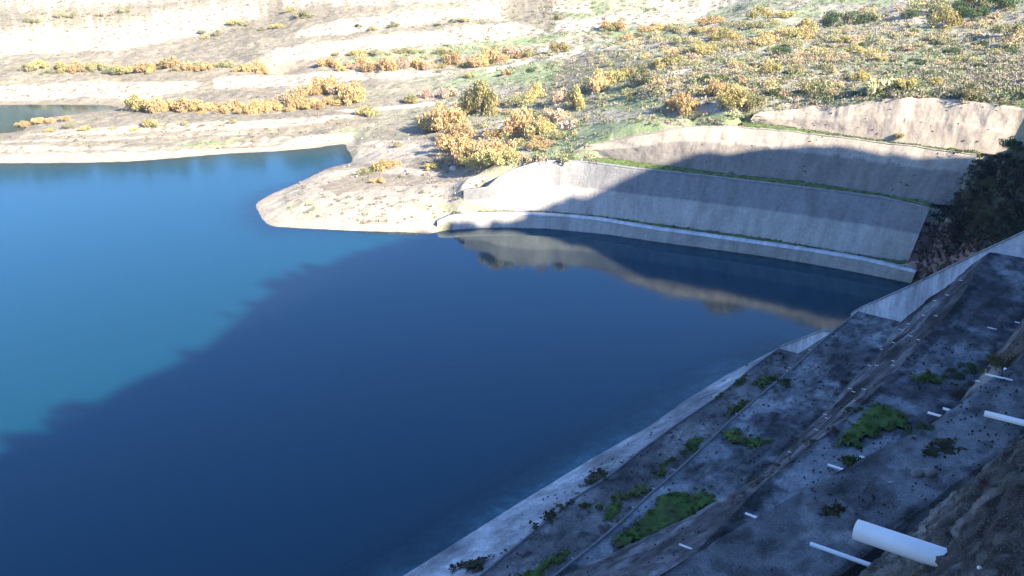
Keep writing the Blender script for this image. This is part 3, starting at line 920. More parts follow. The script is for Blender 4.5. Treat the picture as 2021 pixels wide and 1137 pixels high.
# reddish rock bank, dark wooded bank
rk = [(1790, 470), (1830, 440), (1905, 450), (1960, 480), (1900, 520), (1830, 560), (1790, 566)]
paint(rk, (0.26, 0.165, 0.125), .85)
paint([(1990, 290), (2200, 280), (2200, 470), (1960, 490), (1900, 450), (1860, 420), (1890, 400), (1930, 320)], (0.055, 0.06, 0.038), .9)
# wet rim
wet = np.clip(1 - np.abs(Z - 0.05) / 0.22, 0, 1)[:, None] * .45
C = C * (1 - wet) + np.array([0.27, 0.21, 0.14]) * wet
C[Z < -0.1] = np.array([0.22, 0.19, 0.13])
farw = (np.hypot(X, Y) > 475) & (Z > 0)
C[farw] = C[farw] * .25 + np.array([0.14, 0.14, 0.08]) * .75
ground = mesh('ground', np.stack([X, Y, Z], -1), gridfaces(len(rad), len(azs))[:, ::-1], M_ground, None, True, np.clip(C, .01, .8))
meta(ground, kind='structure')
BV.append((np.stack([X, Y, Z], -1), gridfaces(len(rad), len(azs))))

# ------------------------------------------------------------------ water
gx, gy = np.meshgrid(np.arange(-420, 200, 2.0), np.arange(-120, 372, 2.0))
ga, gn = an(gx, gy)
zt = terr(gx, gy)
dep = np.maximum(-zt.reshape(gx.shape), 0)
ac = np.clip(ga, -60, AEND)
off = gn - LI(L1, ac)
dslab = np.where(off < 0, 0, np.interp(off, [0, 4.5, 6.5, 16], [0, 0.9, 2.2, 7.0]))
dep = np.where((ga < AEND) & (off < 16), dslab, dep)
trn = np.clip(np.exp(-dep / 0.85), 0, 0.85)
ledge = np.where((ga < A117) & (off > 0) & (off < 7), 0.06, 0)
trn = np.maximum(trn, ledge)
Vw = np.stack([gx, gy, gx * 0], -1).reshape(-1, 3)
cw = np.stack([trn, trn, trn], -1).reshape(-1, 3)
wat = mesh('water', Vw, gridfaces(*gx.shape), M_water, None, True, cw)
meta(wat, kind='structure')

# ------------------------------------------------------------------ ray casting for placing
vs, fs, off_ = [], [], 0
for V, F in BV:
    vs.append(V); fs.append(np.asarray(F) + off_); off_ += len(V)
bvh = BVHTree.FromPolygons(np.concatenate(vs).tolist(), np.concatenate(fs).tolist())


def hit(px, py):
    d = Vector([float(v) for v in ray(px, py)]).normalized()
    h = bvh.ray_cast(Vector((0, 0, CAMH)), d)
    return h[0]


def drop(x, y):
    h = bvh.ray_cast(Vector((x, y, 300)), Vector((0, 0, -1)))
    return h[0]


# ------------------------------------------------------------------ the wooded hill behind the viewer that throws the shadow
TE = math.tan(SUN_EL)
shadow = [(0, 885), (60, 870), (130, 835), (190, 790), (230, 775), (270, 742), (310, 738), (400, 690), (440, 655), (500, 605), (560, 555), (650, 520), (760, 482), (872, 460)]
sh_wall = [(1010, 434), (1100, 420), (1180, 378), (1262, 338), (1300, 328), (1350, 312), (1385, 296), (1420, 306), (1480, 296), (1540, 290), (1610, 286), (1680, 288), (1740, 306), (1800, 311), (1930, 313)]
US, VS = [], []
sx, sy = math.sin(SUN_AZ), math.cos(SUN_AZ)
ux_, uy_ = -sy, sx
for (px, py) in shadow + sh_wall:
    if (px, py) in shadow:
        x, y = unp(px, py, 0); z = 0
    else:
        h = hit(px, py); x, y, z = h
    US.append(x * ux_ + y * uy_); VS.append(z - TE * (x * sx + y * sy))
US, VS = np.array(US), np.array(VS)
print('SHADOW', [(round(float(a), 1), round(float(b), 1)) for a, b in zip(US, VS)])
o = np.argsort(US)
US, VS = US[o], VS[o]
us = np.concatenate([[-200, -20], [US[0] - 6], US, [US[-1] + 5, US[-1] + 14, US[-1] + 60]])
vs_ = np.concatenate([[50, 58], [VS[0] - 1], VS, [VS[-1] - 14, -20, -60]])
NC = -60.0
ha = np.concatenate([np.arange(-200, 20, 5.0), np.arange(20, 176, 1.0), np.arange(176, 240, 4.0)])
hx, hy = xy(ha, NC)
hu = hx * ux_ + hy * uy_
us2 = np.arange(us[0], 124, .5); v2 = np.interp(us2, us, vs_); g_ = np.exp(-.5 * (np.arange(-14, 15) / 5.0) ** 2); g_ /= g_.sum()
v2 = np.convolve(np.pad(v2, 14, mode='edge'), g_, 'valid')
k_ = us > 127
us, vs_ = np.concatenate([us2, us[k_]]), np.concatenate([v2, vs_[k_]])
hc = np.interp(hu, us, vs_) + TE * (hx * sx + hy * sy)
hn = np.array([-0.4, -3, -6, -6.3, -12, -20, -30, -40, -50, -56, -60, -64, -75, -100, -150, -220])
fr = np.array([0, 0, 0, 0, .06, .18, .36, .56, .79, .93, 1, .98, .85, .6, .4, .2])
G = []
for n_, f_ in zip(hn, fr):
    x, y = xy(ha, n_)
    base = np.where(ha < 140, 55.4, 55.4 - (ha - 140) * 1.2)
    base = np.maximum(base, -5)
    z = base + (np.maximum(hc, base - 5) - base) * f_
    if f_ > 0 and f_ < 1: z = z + (fbm(x * .1, y * .1, 130) - 0.5) * 2 * min(1, f_ * 4)
    G.append(np.stack([x, y, z], -1))
G = np.array(G); Vh = G.reshape(-1, 3)
ch = np.zeros((len(Vh), 3)) + np.array([0.13, 0.12, 0.085])
ch[:3 * len(ha)] = (0.2, 0.195, 0.18)
hill = mesh('hill', Vh, gridfaces(len(hn), len(ha))[:, ::-1], M_hill, None, True, ch)
meta(hill, kind='structure')


# ------------------------------------------------------------------ foliage
def leaf_cloud(rs, centers, radii, n, size, cols, stretch=1.0, up=0.0):
    """many small leaf faces through lobes; returns V, F, C"""
    centers = np.array(centers); radii = np.array(radii)
    wts = radii[:, 0] * radii[:, 1] * radii[:, 2]; wts = wts / wts.sum()
    idx = rs.choice(len(centers), n, p=wts)
    d = rs.normal(size=(n, 3)); d /= np.linalg.norm(d, axis=1)[:, None]
    r = rs.random(n) ** 0.45
    p = centers[idx] + d * radii[idx] * r[:, None] * (0.85 + 0.3 * rs.random((n, 1)))
    p[:, 2] = np.abs(p[:, 2]) * 0.98 + 0.02
    t1 = rs.normal(size=(n, 3)); t1[:, 2] = t1[:, 2] * (1 + up) + up * 0.8
    t1 /= np.linalg.norm(t1, axis=1)[:, None]
    t2 = np.cross(t1, rs.normal(size=(n, 3))); t2 /= np.linalg.norm(t2, axis=1)[:, None]
    s = size * (0.6 + 0.8 * rs.random((n, 1)))
    a = p - t1 * s * stretch * .5; b = p + t2 * s * .35; c = p + t1 * s * stretch * .5; e = p - t2 * s * .35
    V = np.stack([a, b, c, e], 1).reshape(-1, 3)
    F = np.arange(n * 4).reshape(n, 4)
    cols = np.array(cols)
    lobe = rs.integers(0, len(cols), len(centers))
    ci = np.where(rs.random(n) < 0.65, lobe[idx], rs.integers(0, len(cols), n))
    cc = cols[ci] * (0.84 + 0.32 * rs.random((n, 1)))
    C_ = np.repeat(cc, 4, axis=0)
    return V, F, C_


def stems(rs, count, h, spread, r0):
    V, F = [], []
    for _ in range(count):
        ang = rs.random() * 6.28; lean = spread * (0.3 + 0.7 * rs.random())
        p0 = np.array([math.cos(ang) * .1, math.sin(ang) * .1, -0.15]); p1 = np.array([math.cos(ang) * lean * .45, math.sin(ang) * lean * .45, h * .45]); p2 = np.array([math.cos(ang) * lean, math.sin(ang) * lean, h * .85])
        b = len(V)
        for p, rr in ((p0, r0), (p1, r0 * .65), (p2, r0 * .2)):
            for k in range(5):
                V.append(p + np.array([math.cos(k * 1.2566) * rr, math.sin(k * 1.2566) * rr, 0]))
        for lv in range(2):
            for k in range(5):
                F.append((b + lv * 5 + k, b + lv * 5 + (k + 1) % 5, b + lv * 5 + 5 + (k + 1) % 5, b + lv * 5 + 5 + k))
    return np.array(V), np.array(F)


KINDS = {
    'tamarisk': dict(cols=[(.55, .37, .17), (.60, .41, .19), (.48, .34, .17), (.52, .41, .18), (.44, .33, .20)], h=.95, n=1100, size=.34, up=.8, st=1.5),
    'yellow': dict(cols=[(.50, .42, .16), (.42, .38, .16), (.54, .42, .18), (.33, .32, .14)], h=.95, n=1200, size=.32, up=.4, st=1.3),
    'olive': dict(cols=[(.30, .30, .15), (.38, .36, .19), (.24, .25, .12), (.42, .36, .20)], h=.85, n=1000, size=.30, up=.3, st=1.2),
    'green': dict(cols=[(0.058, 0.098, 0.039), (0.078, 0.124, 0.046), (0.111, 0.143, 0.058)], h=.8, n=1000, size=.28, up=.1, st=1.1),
    'pink': dict(cols=[(.50, .37, .26), (.56, .42, .28), (.42, .33, .25)], h=.85, n=800, size=.30, up=1.0, st=1.7),
    'reed': dict(cols=[(0.598, 0.552, 0.345), (0.529, 0.517, 0.299), (0.437, 0.437, 0.230)], h=1.1, n=900, size=.55, up=2.5, st=3.2),
    'dead': dict(cols=[(.12, .085, .065), (.15, .10, .07), (.09, .07, .055)], h=.7, n=900, size=.16, up=1.0, st=2.0),
    'driedgreen': dict(cols=[(.12, .105, .05), (.09, .09, .04), (.16, .13, .06)], h=.75, n=1300, size=.15, up=.8, st=1.8),
}
PROTO = {}


def proto(kind, var):
    key = (kind, var)
    if key in PROTO: return PROTO[key]
    K = KINDS[kind]
    rs = np.random.default_rng(abs(hash(kind)) % 1 + len(kind) * 31 + var * 7 + ord(kind[0]))
    nl = 10 + 2 * var
    cs, rd = [], []
    for i in range(nl):
        ang = rs.random() * 6.28; q = rs.random() ** .55 * .82
        rr = .17 + .27 * rs.random() ** 1.4
        cs.append((math.cos(ang) * q, math.sin(ang) * q, K['h'] * (.18 + .62 * rs.random() * (1.15 - q))))
        rd.append((rr, rr, rr * K['h'] * (1.1 if K['up'] > .5 else .85)))
    V, F, C_ = leaf_cloud(rs, cs, rd, int(K['n'] * 1.9), K['size'] * .27, K['cols'], K['st'], K['up'])
    me = mesh('foliage', V, F, M_leaf, None, False, C_)
    Vs, Fs = stems(rs, 7, K['h'] * .9, .6, .035)
    ms = mesh('stem', Vs, Fs, M_bark, None, True)
    PROTO[key] = (me.data, ms.data)
    bpy.data.objects.remove(me); bpy.data.objects.remove(ms)
    return PROTO[key]


SHR = [0]


def shrub(px, py, wpx, kind, name, label, cat, group=None, hs=1.0, parts=True):
    """(px, py) = base of the plant on the photo, wpx = its width there"""
    h = hit(px, py)
    if h is None: return None
    f = h.y * CP - (h.z - CAMH) * SP
    r = wpx * 0.5 * f / FPX
    fol, stm = proto(kind, SHR[0] % 4); SHR[0] += 1
    rz = random.uniform(0, 6.28)
    sx_, sz_ = r * random.uniform(.92, 1.08), r * hs * random.uniform(.9, 1.15)
    h = h + Vector((0, r * 0.45, 0))
    g = drop(h.x, h.y)
    if g is not None and abs(g.z - h.z) < 2: h = g
    if parts:
        e = empty(name, (h.x, h.y, h.z - .05)); e.rotation_euler.z = rz
        e.scale = (sx_, sx_, sz_)
        e.scale.y *= random.uniform(.7, 1.15)
        for nm, dt in (('foliage', fol), ('stem', stm)):
            c = bpy.data.objects.new(nm, dt); COL.objects.link(c); c.parent = e
    else:
        e = bpy.data.objects.new(name, fol); COL.objects.link(e)
        e.location = (h.x, h.y, h.z - .05); e.rotation_euler.z = rz; e.scale = (sx_, sx_, sz_)
    meta(e, label, cat, group)
    return e


BIG = [
    # px, py(base), width, kind, height factor, label
    (948, 228, 78, 'yellow', 1.1, 'largest yellow bush of the clump, round crown with a dark hollow at its left'),
    (885, 262, 70, 'tamarisk', 1.0, 'orange tamarisk bush at the left corner of the clump above the peninsula'),
    (868, 245, 52, 'tamarisk', 1.1, 'upright orange bush at the extreme left edge of the clump'),
    (912, 280, 56, 'tamarisk', .9, 'pinkish orange bush below the left corner bush of the clump'),
    (930, 322, 86, 'tamarisk', .85, 'wide low orange bush beside the white boulder'),
    (985, 335, 70, 'yellow', .8, 'yellow green bush touching the top left end of the second wall'),
    (950, 335, 50, 'yellow', .8, 'small yellow bush squeezed between the boulder bush and the wall end'),
    (1020, 212, 46, 'olive', 1.0, 'round olive bush right of the largest yellow bush'),
    (1056, 200, 42, 'yellow', 1.2, 'tall yellow bush with an upright crown behind the clump'),
    (1028, 268, 64, 'tamarisk', 1.1, 'pale orange bush standing in the middle of the clump'),
    (1065, 272, 52, 'yellow', 1.0, 'yellow bush with a dark left side next to the pale orange bush'),
    (1095, 278, 42, 'olive', .8, 'low olive bush at the right end of the clump'),
    (1135, 218, 48, 'yellow', 1.1, 'yellow bush with black shade at its left on the green slope'),
    (1108, 205, 46, 'pink', .8, 'faded pinkish bush left of the yellow bush on the green slope'),
    (1186, 180, 46, 'tamarisk', 1.1, 'orange bush with a long dark shadow on the grass'),
    (1212, 165, 46, 'yellow', 1.0, 'golden bush just behind the orange bush with the long shadow'),
    (1272, 168, 46, 'olive', 1.1, 'grey green bush with a dark left half above the grass'),
    (1246, 152, 36, 'yellow', 1.0, 'bright yellow bush left of the grey green bush'),
    (1240, 192, 28, 'olive', .9, 'small round bush with its own dark shadow on the green strip'),
    (1330, 130, 42, 'yellow', 1.0, 'yellow olive bush at the left end of the reed patch'),
    (1302, 138, 34, 'yellow', .9, 'yellow bush beside the pale path'),
    (1352, 228, 52, 'tamarisk', 1.0, 'orange brown bush standing above the third wall'),
    (1458, 222, 52, 'yellow', 1.1, 'golden bush with two humps above the left tip of the highest wall'),
    (1492, 218, 40, 'olive', 1.3, 'tall dark olive bush right beside the two humped golden bush'),
    (1330, 212, 34, 'tamarisk', .8, 'small orange bush behind the orange brown bush'),
    (1415, 190, 44, 'tamarisk', 1.0, 'orange bush half way up the right slope above the golden bush'),
    (1447, 185, 34, 'yellow', .9, 'pale yellow bush touching the orange bush on the right slope'),
    (1607, 186, 46, 'olive', 1.0, 'round pale olive bush above the highest wall, left of the reed fan'),
    (1740, 186, 40, 'reed', .85, 'pale fan shaped reed clump at the edge of the highest wall'),
    (1788, 176, 38, 'yellow', .8, 'dull yellow bush just right of the reed fan'),
    (1700, 160, 34, 'yellow', 1.0, 'bright yellow bush with a dark left shadow high on the right slope'),
    (1848, 170, 32, 'yellow', 1.0, 'yellow green bush with a black shadow above the middle of the highest wall'),
    (1920, 200, 56, 'olive', .8, 'dark olive bush above the right part of the highest wall'),
    (1523, 145, 36, 'yellow', 1.1, 'bright yellow bush on the right slope with a green shadow'),
    (1571, 150, 34, 'olive', 1.1, 'dull olive bush right of the bright yellow bush'),
    (1530, 190, 30, 'green', .8, 'small grey green bush left of the round pale olive bush'),
    (1680, 48, 76, 'green', .8, 'largest dark green tree clump near the top right'),
    (1640, 55, 50, 'green', .7, 'low dark green clump left of the largest dark green tree clump'),
    (1715, 45, 40, 'olive', 1.0, 'olive crown at the right side of the largest dark green tree clump'),
    (1800, 35, 36, 'green', .8, 'dark green bush between the two big clumps at top right'),
    (1870, 56, 50, 'yellow', 1.2, 'tall yellow bush near the top right corner'),
    (1840, 28, 56, 'olive', 1.0, 'olive bush crowning the slope at top right'),
    (1925, 40, 50, 'green', 1.0, 'dark green bush in the group at the top right corner'),
    (1985, 18, 60, 'green', 1.2, 'evergreen tree cut off by the top right corner of the photo'),
    (1935, 12, 60, 'yellow', .8, 'pale yellow green bush at the top edge near the right corner'),
    (1993, 70, 46, 'olive', 1.2, 'olive bush at the right edge below the evergreen tree'),
    (1905, 22, 40, 'green', 1.0, 'dark bush behind the tall yellow bush'),
    (1410, 75, 40, 'tamarisk', .8, 'faded orange bush below the far right pale cut'),
    (1595, 72, 42, 'yellow', 1.0, 'golden bush left of the dark green tree clumps'),
    (1775, 278, 16, 'yellow', 1.2, 'single small bush growing at the foot of the highest wall'),
    (1048, 143, 16, 'green', 1.0, 'small dark green bush beside the pale dirt track'),
    (928, 155, 20, 'yellow', 1.0, 'small golden bush alone above the green strip'),
    (1000, 150, 20, 'tamarisk', 1.0, 'small orange bush alone on the green strip'),
    (1103, 105, 32, 'yellow', 1.2, 'yellow green bush standing over the bend of the dirt track'),
    (50, 144, 26, 'olive', 1.0, 'round olive bush at the left end of the upper orange hedge'),
    (808, 205, 24, 'yellow', 1.1, 'upright yellow bush left of the clump beside the path'),
    (840, 195, 34, 'pink', .8, 'pinkish low bush between the upright yellow bush and the clump'),
    (888, 192, 34, 'pink', .9, 'faded pink bush directly behind the clump'),
    (760, 336, 44, 'tamarisk', .6, 'low orange thicket lying along the crest of the peninsula'),
    (720, 345, 40, 'olive', .5, 'low yellow green thicket at the left end of the peninsula crest'),
    (748, 362, 26, 'tamarisk', .7, 'small orange bush in the middle of the peninsula'),
    (852, 335, 26, 'yellow', .8, 'small yellow bush left of the boulder on the peninsula neck'),
    (786, 290, 18, 'olive', .9, 'small olive bush near the tip of the narrow inlet'),
    (725, 232, 50, 'yellow', .6, 'low yellow hedge above the green verge of the narrow inlet'),
    (1100, 40, 20, 'olive', .8, 'tiny olive bush between two pale cuts at top centre'),
]
for px, py, wd, kd, hs, lb in BIG:
    shrub(px, py, wd * 1.32, kd, 'evergreen_tree' if 'tree' in lb and kd == 'green' else ('reed_clump' if kd == 'reed' else 'shrub'), lb, 'reeds' if kd == 'reed' else 'bush', None, hs * 1.2)


def row(pts, count, w0, w1, kinds, name, label, cat, group, hs=1.0, jy=4):
    p = np.array(pts, float)
    s = np.concatenate([[0], np.cumsum(np.hypot(*np.diff(p, axis=0).T))])
    for k in range(count):
        q = s[-1] * (k + random.uniform(0.1, .9)) / count
        x, y = np.interp(q, s, p[:, 0]), np.interp(q, s, p[:, 1]) + random.uniform(-jy * 1.5, jy)
        shrub(x, y, random.uniform(w0, w1) * random.choice([.8, 1.2, 1.5, 1.8, 2.1]), random.choice(kinds), name, label, cat, group, hs * random.uniform(.75, 1.35), parts=False)


row([(850, 250), (880, 285), (930, 318), (990, 330)], 8, 36, 50, ['tamarisk', 'tamarisk', 'yellow'], 'shrub', 'orange bush woven into the left flank of the big clump', 'bush', 'clump flank bushes', .8, 10)
row([(900, 215), (960, 232), (1040, 240), (1110, 235)], 8, 30, 44, ['olive', 'pink', 'tamarisk'], 'shrub', 'faded bush filling the back of the big clump', 'bush', 'clump back bushes', .7, 10)
row([(960, 290), (1020, 285), (1080, 280), (1060, 300)], 7, 30, 44, ['pink', 'olive', 'tamarisk'], 'shrub', 'low brushy bush filling the front of the big clump', 'bush', 'clump front bushes', .55, 8)
row([(255, 218), (400, 222), (520, 222), (640, 212), (720, 205)], 34, 22, 34, ['tamarisk', 'tamarisk', 'yellow'], 'shrub', 'orange tamarisk bush in the long lower hedge behind the spit', 'bush', 'lower orange hedge bushes', .95)
row([(560, 200), (640, 182), (715, 190)], 12, 24, 36, ['tamarisk', 'pink'], 'shrub', 'bush in the orange hump at the right end of the lower hedge', 'bush', 'orange hump bushes', .9)
row([(75, 142), (200, 146), (270, 144), (340, 140), (460, 136)], 26, 18, 28, ['tamarisk', 'yellow', 'olive', 'tamarisk'], 'shrub', 'orange bush in the upper left hedge below the pale cuts', 'bush', 'upper left hedge bushes', .95)
row([(640, 138), (740, 138), (850, 136), (960, 130), (1050, 112)], 32, 20, 30, ['tamarisk', 'tamarisk', 'yellow', 'pink'], 'shrub', 'orange bush in the upper middle hedge beside the dirt track', 'bush', 'upper middle hedge bushes', .95)
row([(470, 140), (530, 145)], 5, 16, 24, ['yellow', 'tamarisk'], 'shrub', 'small golden bush in the gap between the two upper hedges', 'bush', 'gap bushes', .9)
row([(30, 250), (60, 246), (110, 240), (145, 238)], 8, 14, 20, ['tamarisk'], 'shrub', 'small orange bush on the low spit beside the side arm', 'bush', 'spit bushes', .7, 3)
row([(80, 258), (150, 258), (230, 258), (330, 254), (400, 248), (480, 246)], 12, 12, 20, ['olive', 'yellow'], 'shrub', 'small yellow green bush dotted along the top of the spit', 'bush', 'dotted spit bushes', .7, 3)
row([(690, 60), (850, 52), (960, 45)], 10, 10, 18, ['olive', 'yellow', 'green'], 'shrub', 'tiny bush on the ledge between the two long pale cuts', 'bush', 'ledge bushes', .8, 3)
row([(650, 110), (760, 108), (900, 105)], 10, 12, 22, ['olive', 'yellow'], 'shrub', 'small olive bush above the upper middle hedge', 'bush', 'bushes above the hedge', .8)
row([(60, 50), (150, 35), (260, 25)], 9, 12, 18, ['olive', 'pink'], 'shrub', 'small faded bush above the left pale cut', 'bush', 'bushes above the left cut', .8)
row([(380, 80), (440, 60), (540, 60), (560, 40), (620, 30)], 12, 12, 22, ['olive', 'pink', 'yellow'], 'shrub', 'small bush on the grey gully slope between the pale cuts', 'bush', 'gully bushes', .8, 8)
row([(1180, 75), (1260, 70), (1360, 62), (1450, 55), (1560, 45)], 22, 18, 32, ['yellow', 'olive', 'tamarisk'], 'shrub', 'hazy yellow bush on the far slope below the last pale cut', 'bush', 'far slope bushes', .8, 9)
row([(1320, 95), (1420, 100), (1520, 85), (1600, 80)], 20, 20, 34, ['tamarisk', 'yellow', 'olive'], 'shrub', 'golden bush in the belt across the right hillside', 'bush', 'hillside belt bushes', .8, 12)
row([(1400, 150), (1500, 120), (1600, 110), (1760, 120)], 16, 16, 26, ['olive', 'green', 'yellow'], 'shrub', 'small olive bush scattered over the right hillside', 'bush', 'scattered hillside bushes', .8, 22)
row([(1800, 120), (1900, 110), (2010, 120), (1990, 90)], 14, 18, 30, ['green', 'olive', 'green'], 'shrub', 'dark bush on the upper right hillside under the corner trees', 'bush', 'dark hillside bushes', .7, 22)
row([(1945, 345), (1980, 370), (1930, 400), (1990, 430), (1900, 440), (1960, 460), (2010, 400)], 26, 20, 34, ['green', 'driedgreen', 'driedgreen'], 'shrub', 'dark shaded bush on the bank right of the walls', 'bush', 'shaded bank bushes', .8, 10)
row([(2010, 300), (2016, 285), (1995, 318)], 5, 30, 44, ['green'], 'shrub', 'dark bush overhanging the right end of the highest walls', 'bush', 'overhanging bushes', 1.0, 3)

# low scrub, weeds and stones that nobody could count
def scatter_stuff(name, n, boxes, size, cols, hgt, leaves, leafsize, label, seed, cond=None):
    rs = np.random.default_rng(seed)
    Vs, Fs, Cs, o_ = [], [], [], 0
    k = 0; tries = 0
    wts = np.array([b[4] for b in boxes], float); wts /= wts.sum()
    while k < n and tries < n * 4:
        tries += 1
        b = boxes[rs.choice(len(boxes), p=wts)]
        px, py = rs.uniform(b[0], b[2]), rs.uniform(b[1], b[3])
        h = hit(px, py)
        if h is None or h.z < 0.35: continue
        if cond is not None and not cond(px, py, h, rs): continue
        r = size * rs.uniform(.5, 1.5)
        nl = 2
        cs = [(rs.normal() * r * .4, rs.normal() * r * .4, r * hgt * .35) for _ in range(nl)]
        rd = [(r * .8, r * .8, r * hgt * .6)] * nl
        V, F, C_ = leaf_cloud(rs, cs, rd, leaves, leafsize * (0.7 + .6 * rs.random()), [cols[rs.integers(len(cols))]], 1.4, .6)
        Vs.append(V + np.array([h.x, h.y, h.z - .03])); Fs.append(F + o_); Cs.append(C_); o_ += len(V); k += 1
    o = mesh(name, np.concatenate(Vs), np.concatenate(Fs), M_leaf, None, False, np.concatenate(Cs))
    meta(o, kind='stuff')
    o['label'] = label
    return o


WPOLY = []
for ti in range(4):
    T = TIER[ti]
    WPOLY.append([(p[0], p[1]) for p in T['foot']] + [(p[0], p[1]) for p in T['top'][::-1]])


def offwall(px, py, h, rs):
    for wp in WPOLY:
        if inpoly(np.array([px]), np.array([py]), wp)[0]: return False
    return True


scatter_stuff('scrub', 5200, [(1050, -10, 2080, 250, 5), (1150, 60, 2050, 200, 3), (860, 60, 1200, 330, 1.5)], 1.0,
              [(.17, .19, .10), (.13, .16, .07), (.27, .23, .17), (.22, .25, .12), (.38, .33, .24), (.31, .25, .18)], .6, 26, .32, 'low grey green scrub covering the right hillside', 5, offwall)
scatter_stuff('dry_grass', 1100, [(1300, 100, 1460, 190, 3), (1850, 120, 2050, 180, 3), (1600, 40, 1800, 75, 2), (1250, 150, 1500, 200, 1), (1560, 110, 1900, 180, 1)], .8,
              [(.40, .36, .26), (.34, .30, .2), (.44, .40, .30)], .7, 22, .34, 'pale dry grass tufts on the right hillside', 6, offwall)
scatter_stuff('thicket', 330, [(1150, 60, 1700, 130, 4), (1250, 110, 1650, 190, 3), (880, 180, 1150, 330, 1.3), (1600, 20, 2050, 130, 1.5), (700, 90, 1100, 130, 1)], 1.5,
              [(.50, .37, .20), (.46, .38, .18), (.36, .33, .17), (.42, .31, .20), (.30, .29, .15)], 1.0, 150, .34, 'hazy golden thickets thickening the hillside brush', 19, offwall)
scatter_stuff('weeds', 3200, [(-60, -10, 1100, 130, 4), (-60, 130, 900, 300, 3), (560, 330, 980, 440, .5), (-60, -10, 1100, 60, 3)], .75,
              [(.26, .22, .17), (.21, .19, .14), (.32, .26, .17), (.20, .21, .12), (.36, .26, .17)], .5, 16, .26, 'sparse grey weeds dotted over the pale slopes', 8, offwall)


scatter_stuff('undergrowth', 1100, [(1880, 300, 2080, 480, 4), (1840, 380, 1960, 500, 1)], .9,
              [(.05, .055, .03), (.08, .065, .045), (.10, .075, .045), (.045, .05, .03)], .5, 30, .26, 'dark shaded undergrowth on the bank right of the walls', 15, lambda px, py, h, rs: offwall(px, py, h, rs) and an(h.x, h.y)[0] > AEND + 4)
scatter_stuff('scree', 260, [(1800, 440, 1960, 560, 1)], .45,
              [(.20, .13, .10), (.16, .10, .08), (.12, .09, .07)], .5, 12, .5, 'reddish broken rock between the walls and the embankment', 16, lambda px, py, h, rs: offwall(px, py, h, rs) and an(h.x, h.y)[0] > AEND + 3)


def onwall(px, py, h, rs):
    return any(inpoly(np.array([px]), np.array([py]), WPOLY[k])[0] for k in (2, 3))


scatter_stuff('wall_weeds', 60, [(1180, 200, 2020, 400, 1)], .09, [(.10, .09, .05), (.14, .11, .06), (.09, .11, .05)], .6, 14, .2, 'tiny plants rooted in the rough sprayed walls', 24, onwall)


def vergecond(px, py, h, rs): return offwall(px, py, h, rs)


# grass verges on the ledges between the walls
def verge(Fp_up, Tp_low, wd_low, label, seed, z0):
    rs = np.random.default_rng(seed)
    K = len(Fp_up)
    # resample the lower wall's head to run beside the upper wall's foot
    A_ = Tp_low; B_ = Fp_up
    xa = A_[:, 0]; xb = B_[:, 0]
    lo, hi = max(xa.min(), xb.min()) - 2, min(xa.max(), xb.max()) + 1
    xs = np.linspace(lo, hi, 240)
    ya = np.interp(xs, xa, A_[:, 1]); yb = np.interp(xs, xb, B_[:, 1])
    za = np.interp(xs, xa, A_[:, 2])
    y0 = ya + wd_low; y1 = np.maximum(yb + .3, y0 + .5)
    rows = []
    for i in range(7):
        f = i / 6
        rows.append(np.stack([xs, y0 * (1 - f) + y1 * f, za + 0.10 + .12 * math.sin(f * 3.14) + (fbm(xs * .8, xs * 0 + f * 3, seed) - .5) * .15], -1))
    V = np.array(rows).reshape(-1, 3)
    c = np.zeros((len(V), 3)) + np.array([0.12, 0.165, 0.05])
    c *= (0.7 + .7 * fbm(V[:, 0] * .4, V[:, 1] * .8, seed + 2))[:, None]
    o = mesh('grass_verge', V, gridfaces(7, 240)[:, ::-1], M_moss, None, True, c)
    Vs, Fs, Cs, of = [], [], [], 0
    for _ in range(300):
        k = rs.integers(240); f = rs.random()
        p = np.array([xs[k], y0[k] * (1 - f) + y1[k] * f, za[k] + .1])
        Vv, Ff, Cc = leaf_cloud(rs, [(0, 0, .05)], [(.4, .22, .13)], 12, .2, [(.12, .17, .05), (.16, .19, .07), (.09, .12, .04), (.2, .17, .1)], 1.6, 1.5)
        Vs.append(Vv + p); Fs.append(Ff + of); Cs.append(Cc); of += len(Vv)
    o2 = mesh('grass_tufts', np.concatenate(Vs), np.concatenate(Fs), M_leaf, None, False, np.concatenate(Cs))
    o2.parent = o; meta(o2, kind='stuff')
    meta(o, label, None, None, 'stuff')


verge(TW[1][0], TW[0][1], 1.9, 'thin grass strip on the ledge above the lowest wall', 301, 2)
verge(TW[2][0], TW[1][1], 0.8, 'grass strip on the ledge below the third wall', 302, 11)
verge(TW[3][0], TW[2][1], 0.6, 'grass strip on the ledge below the highest wall', 303, 18.5)

# wooded crest whose outline falls on the lake as shadow
rs = np.random.default_rng(77)
Vs, Fs, Cs, of = [], [], [], 0
bumps = [(float(u), float(s)) for u, s in zip(rs.uniform(-30, 128, 70), rs.uniform(.4, 1.2, 70))] + [(float(u), float(s)) for u, s in zip(rs.uniform(128, 152, 14), rs.uniform(.6, 1.6, 14))]
for u, r in bumps:
    i = int(np.argmin(np.abs(ha - u)))
    p = np.array([*xy(ha[i], NC + rs.uniform(-2, 3)), hc[i] - r * .6])
    Vv, Ff, Cc = leaf_cloud(rs, [(0, 0, r * .5), (r * .5, 0, r * .3), (-r * .4, .3, r * .3)], [(r, r, r * .8)] * 3, int(260 * r), .6, [(.05, .08, .03), (.08, .1, .04)], 1.2, .2)
    Vs.append(Vv + p); Fs.append(Ff + of); Cs.append(Cc); of += len(Vv)
o = mesh('woodland', np.concatenate(Vs), np.concatenate(Fs), M_leaf, None, False, np.concatenate(Cs))
meta(o, kind='stuff'); o['label'] = 'scrub wood along the crest of the hill'

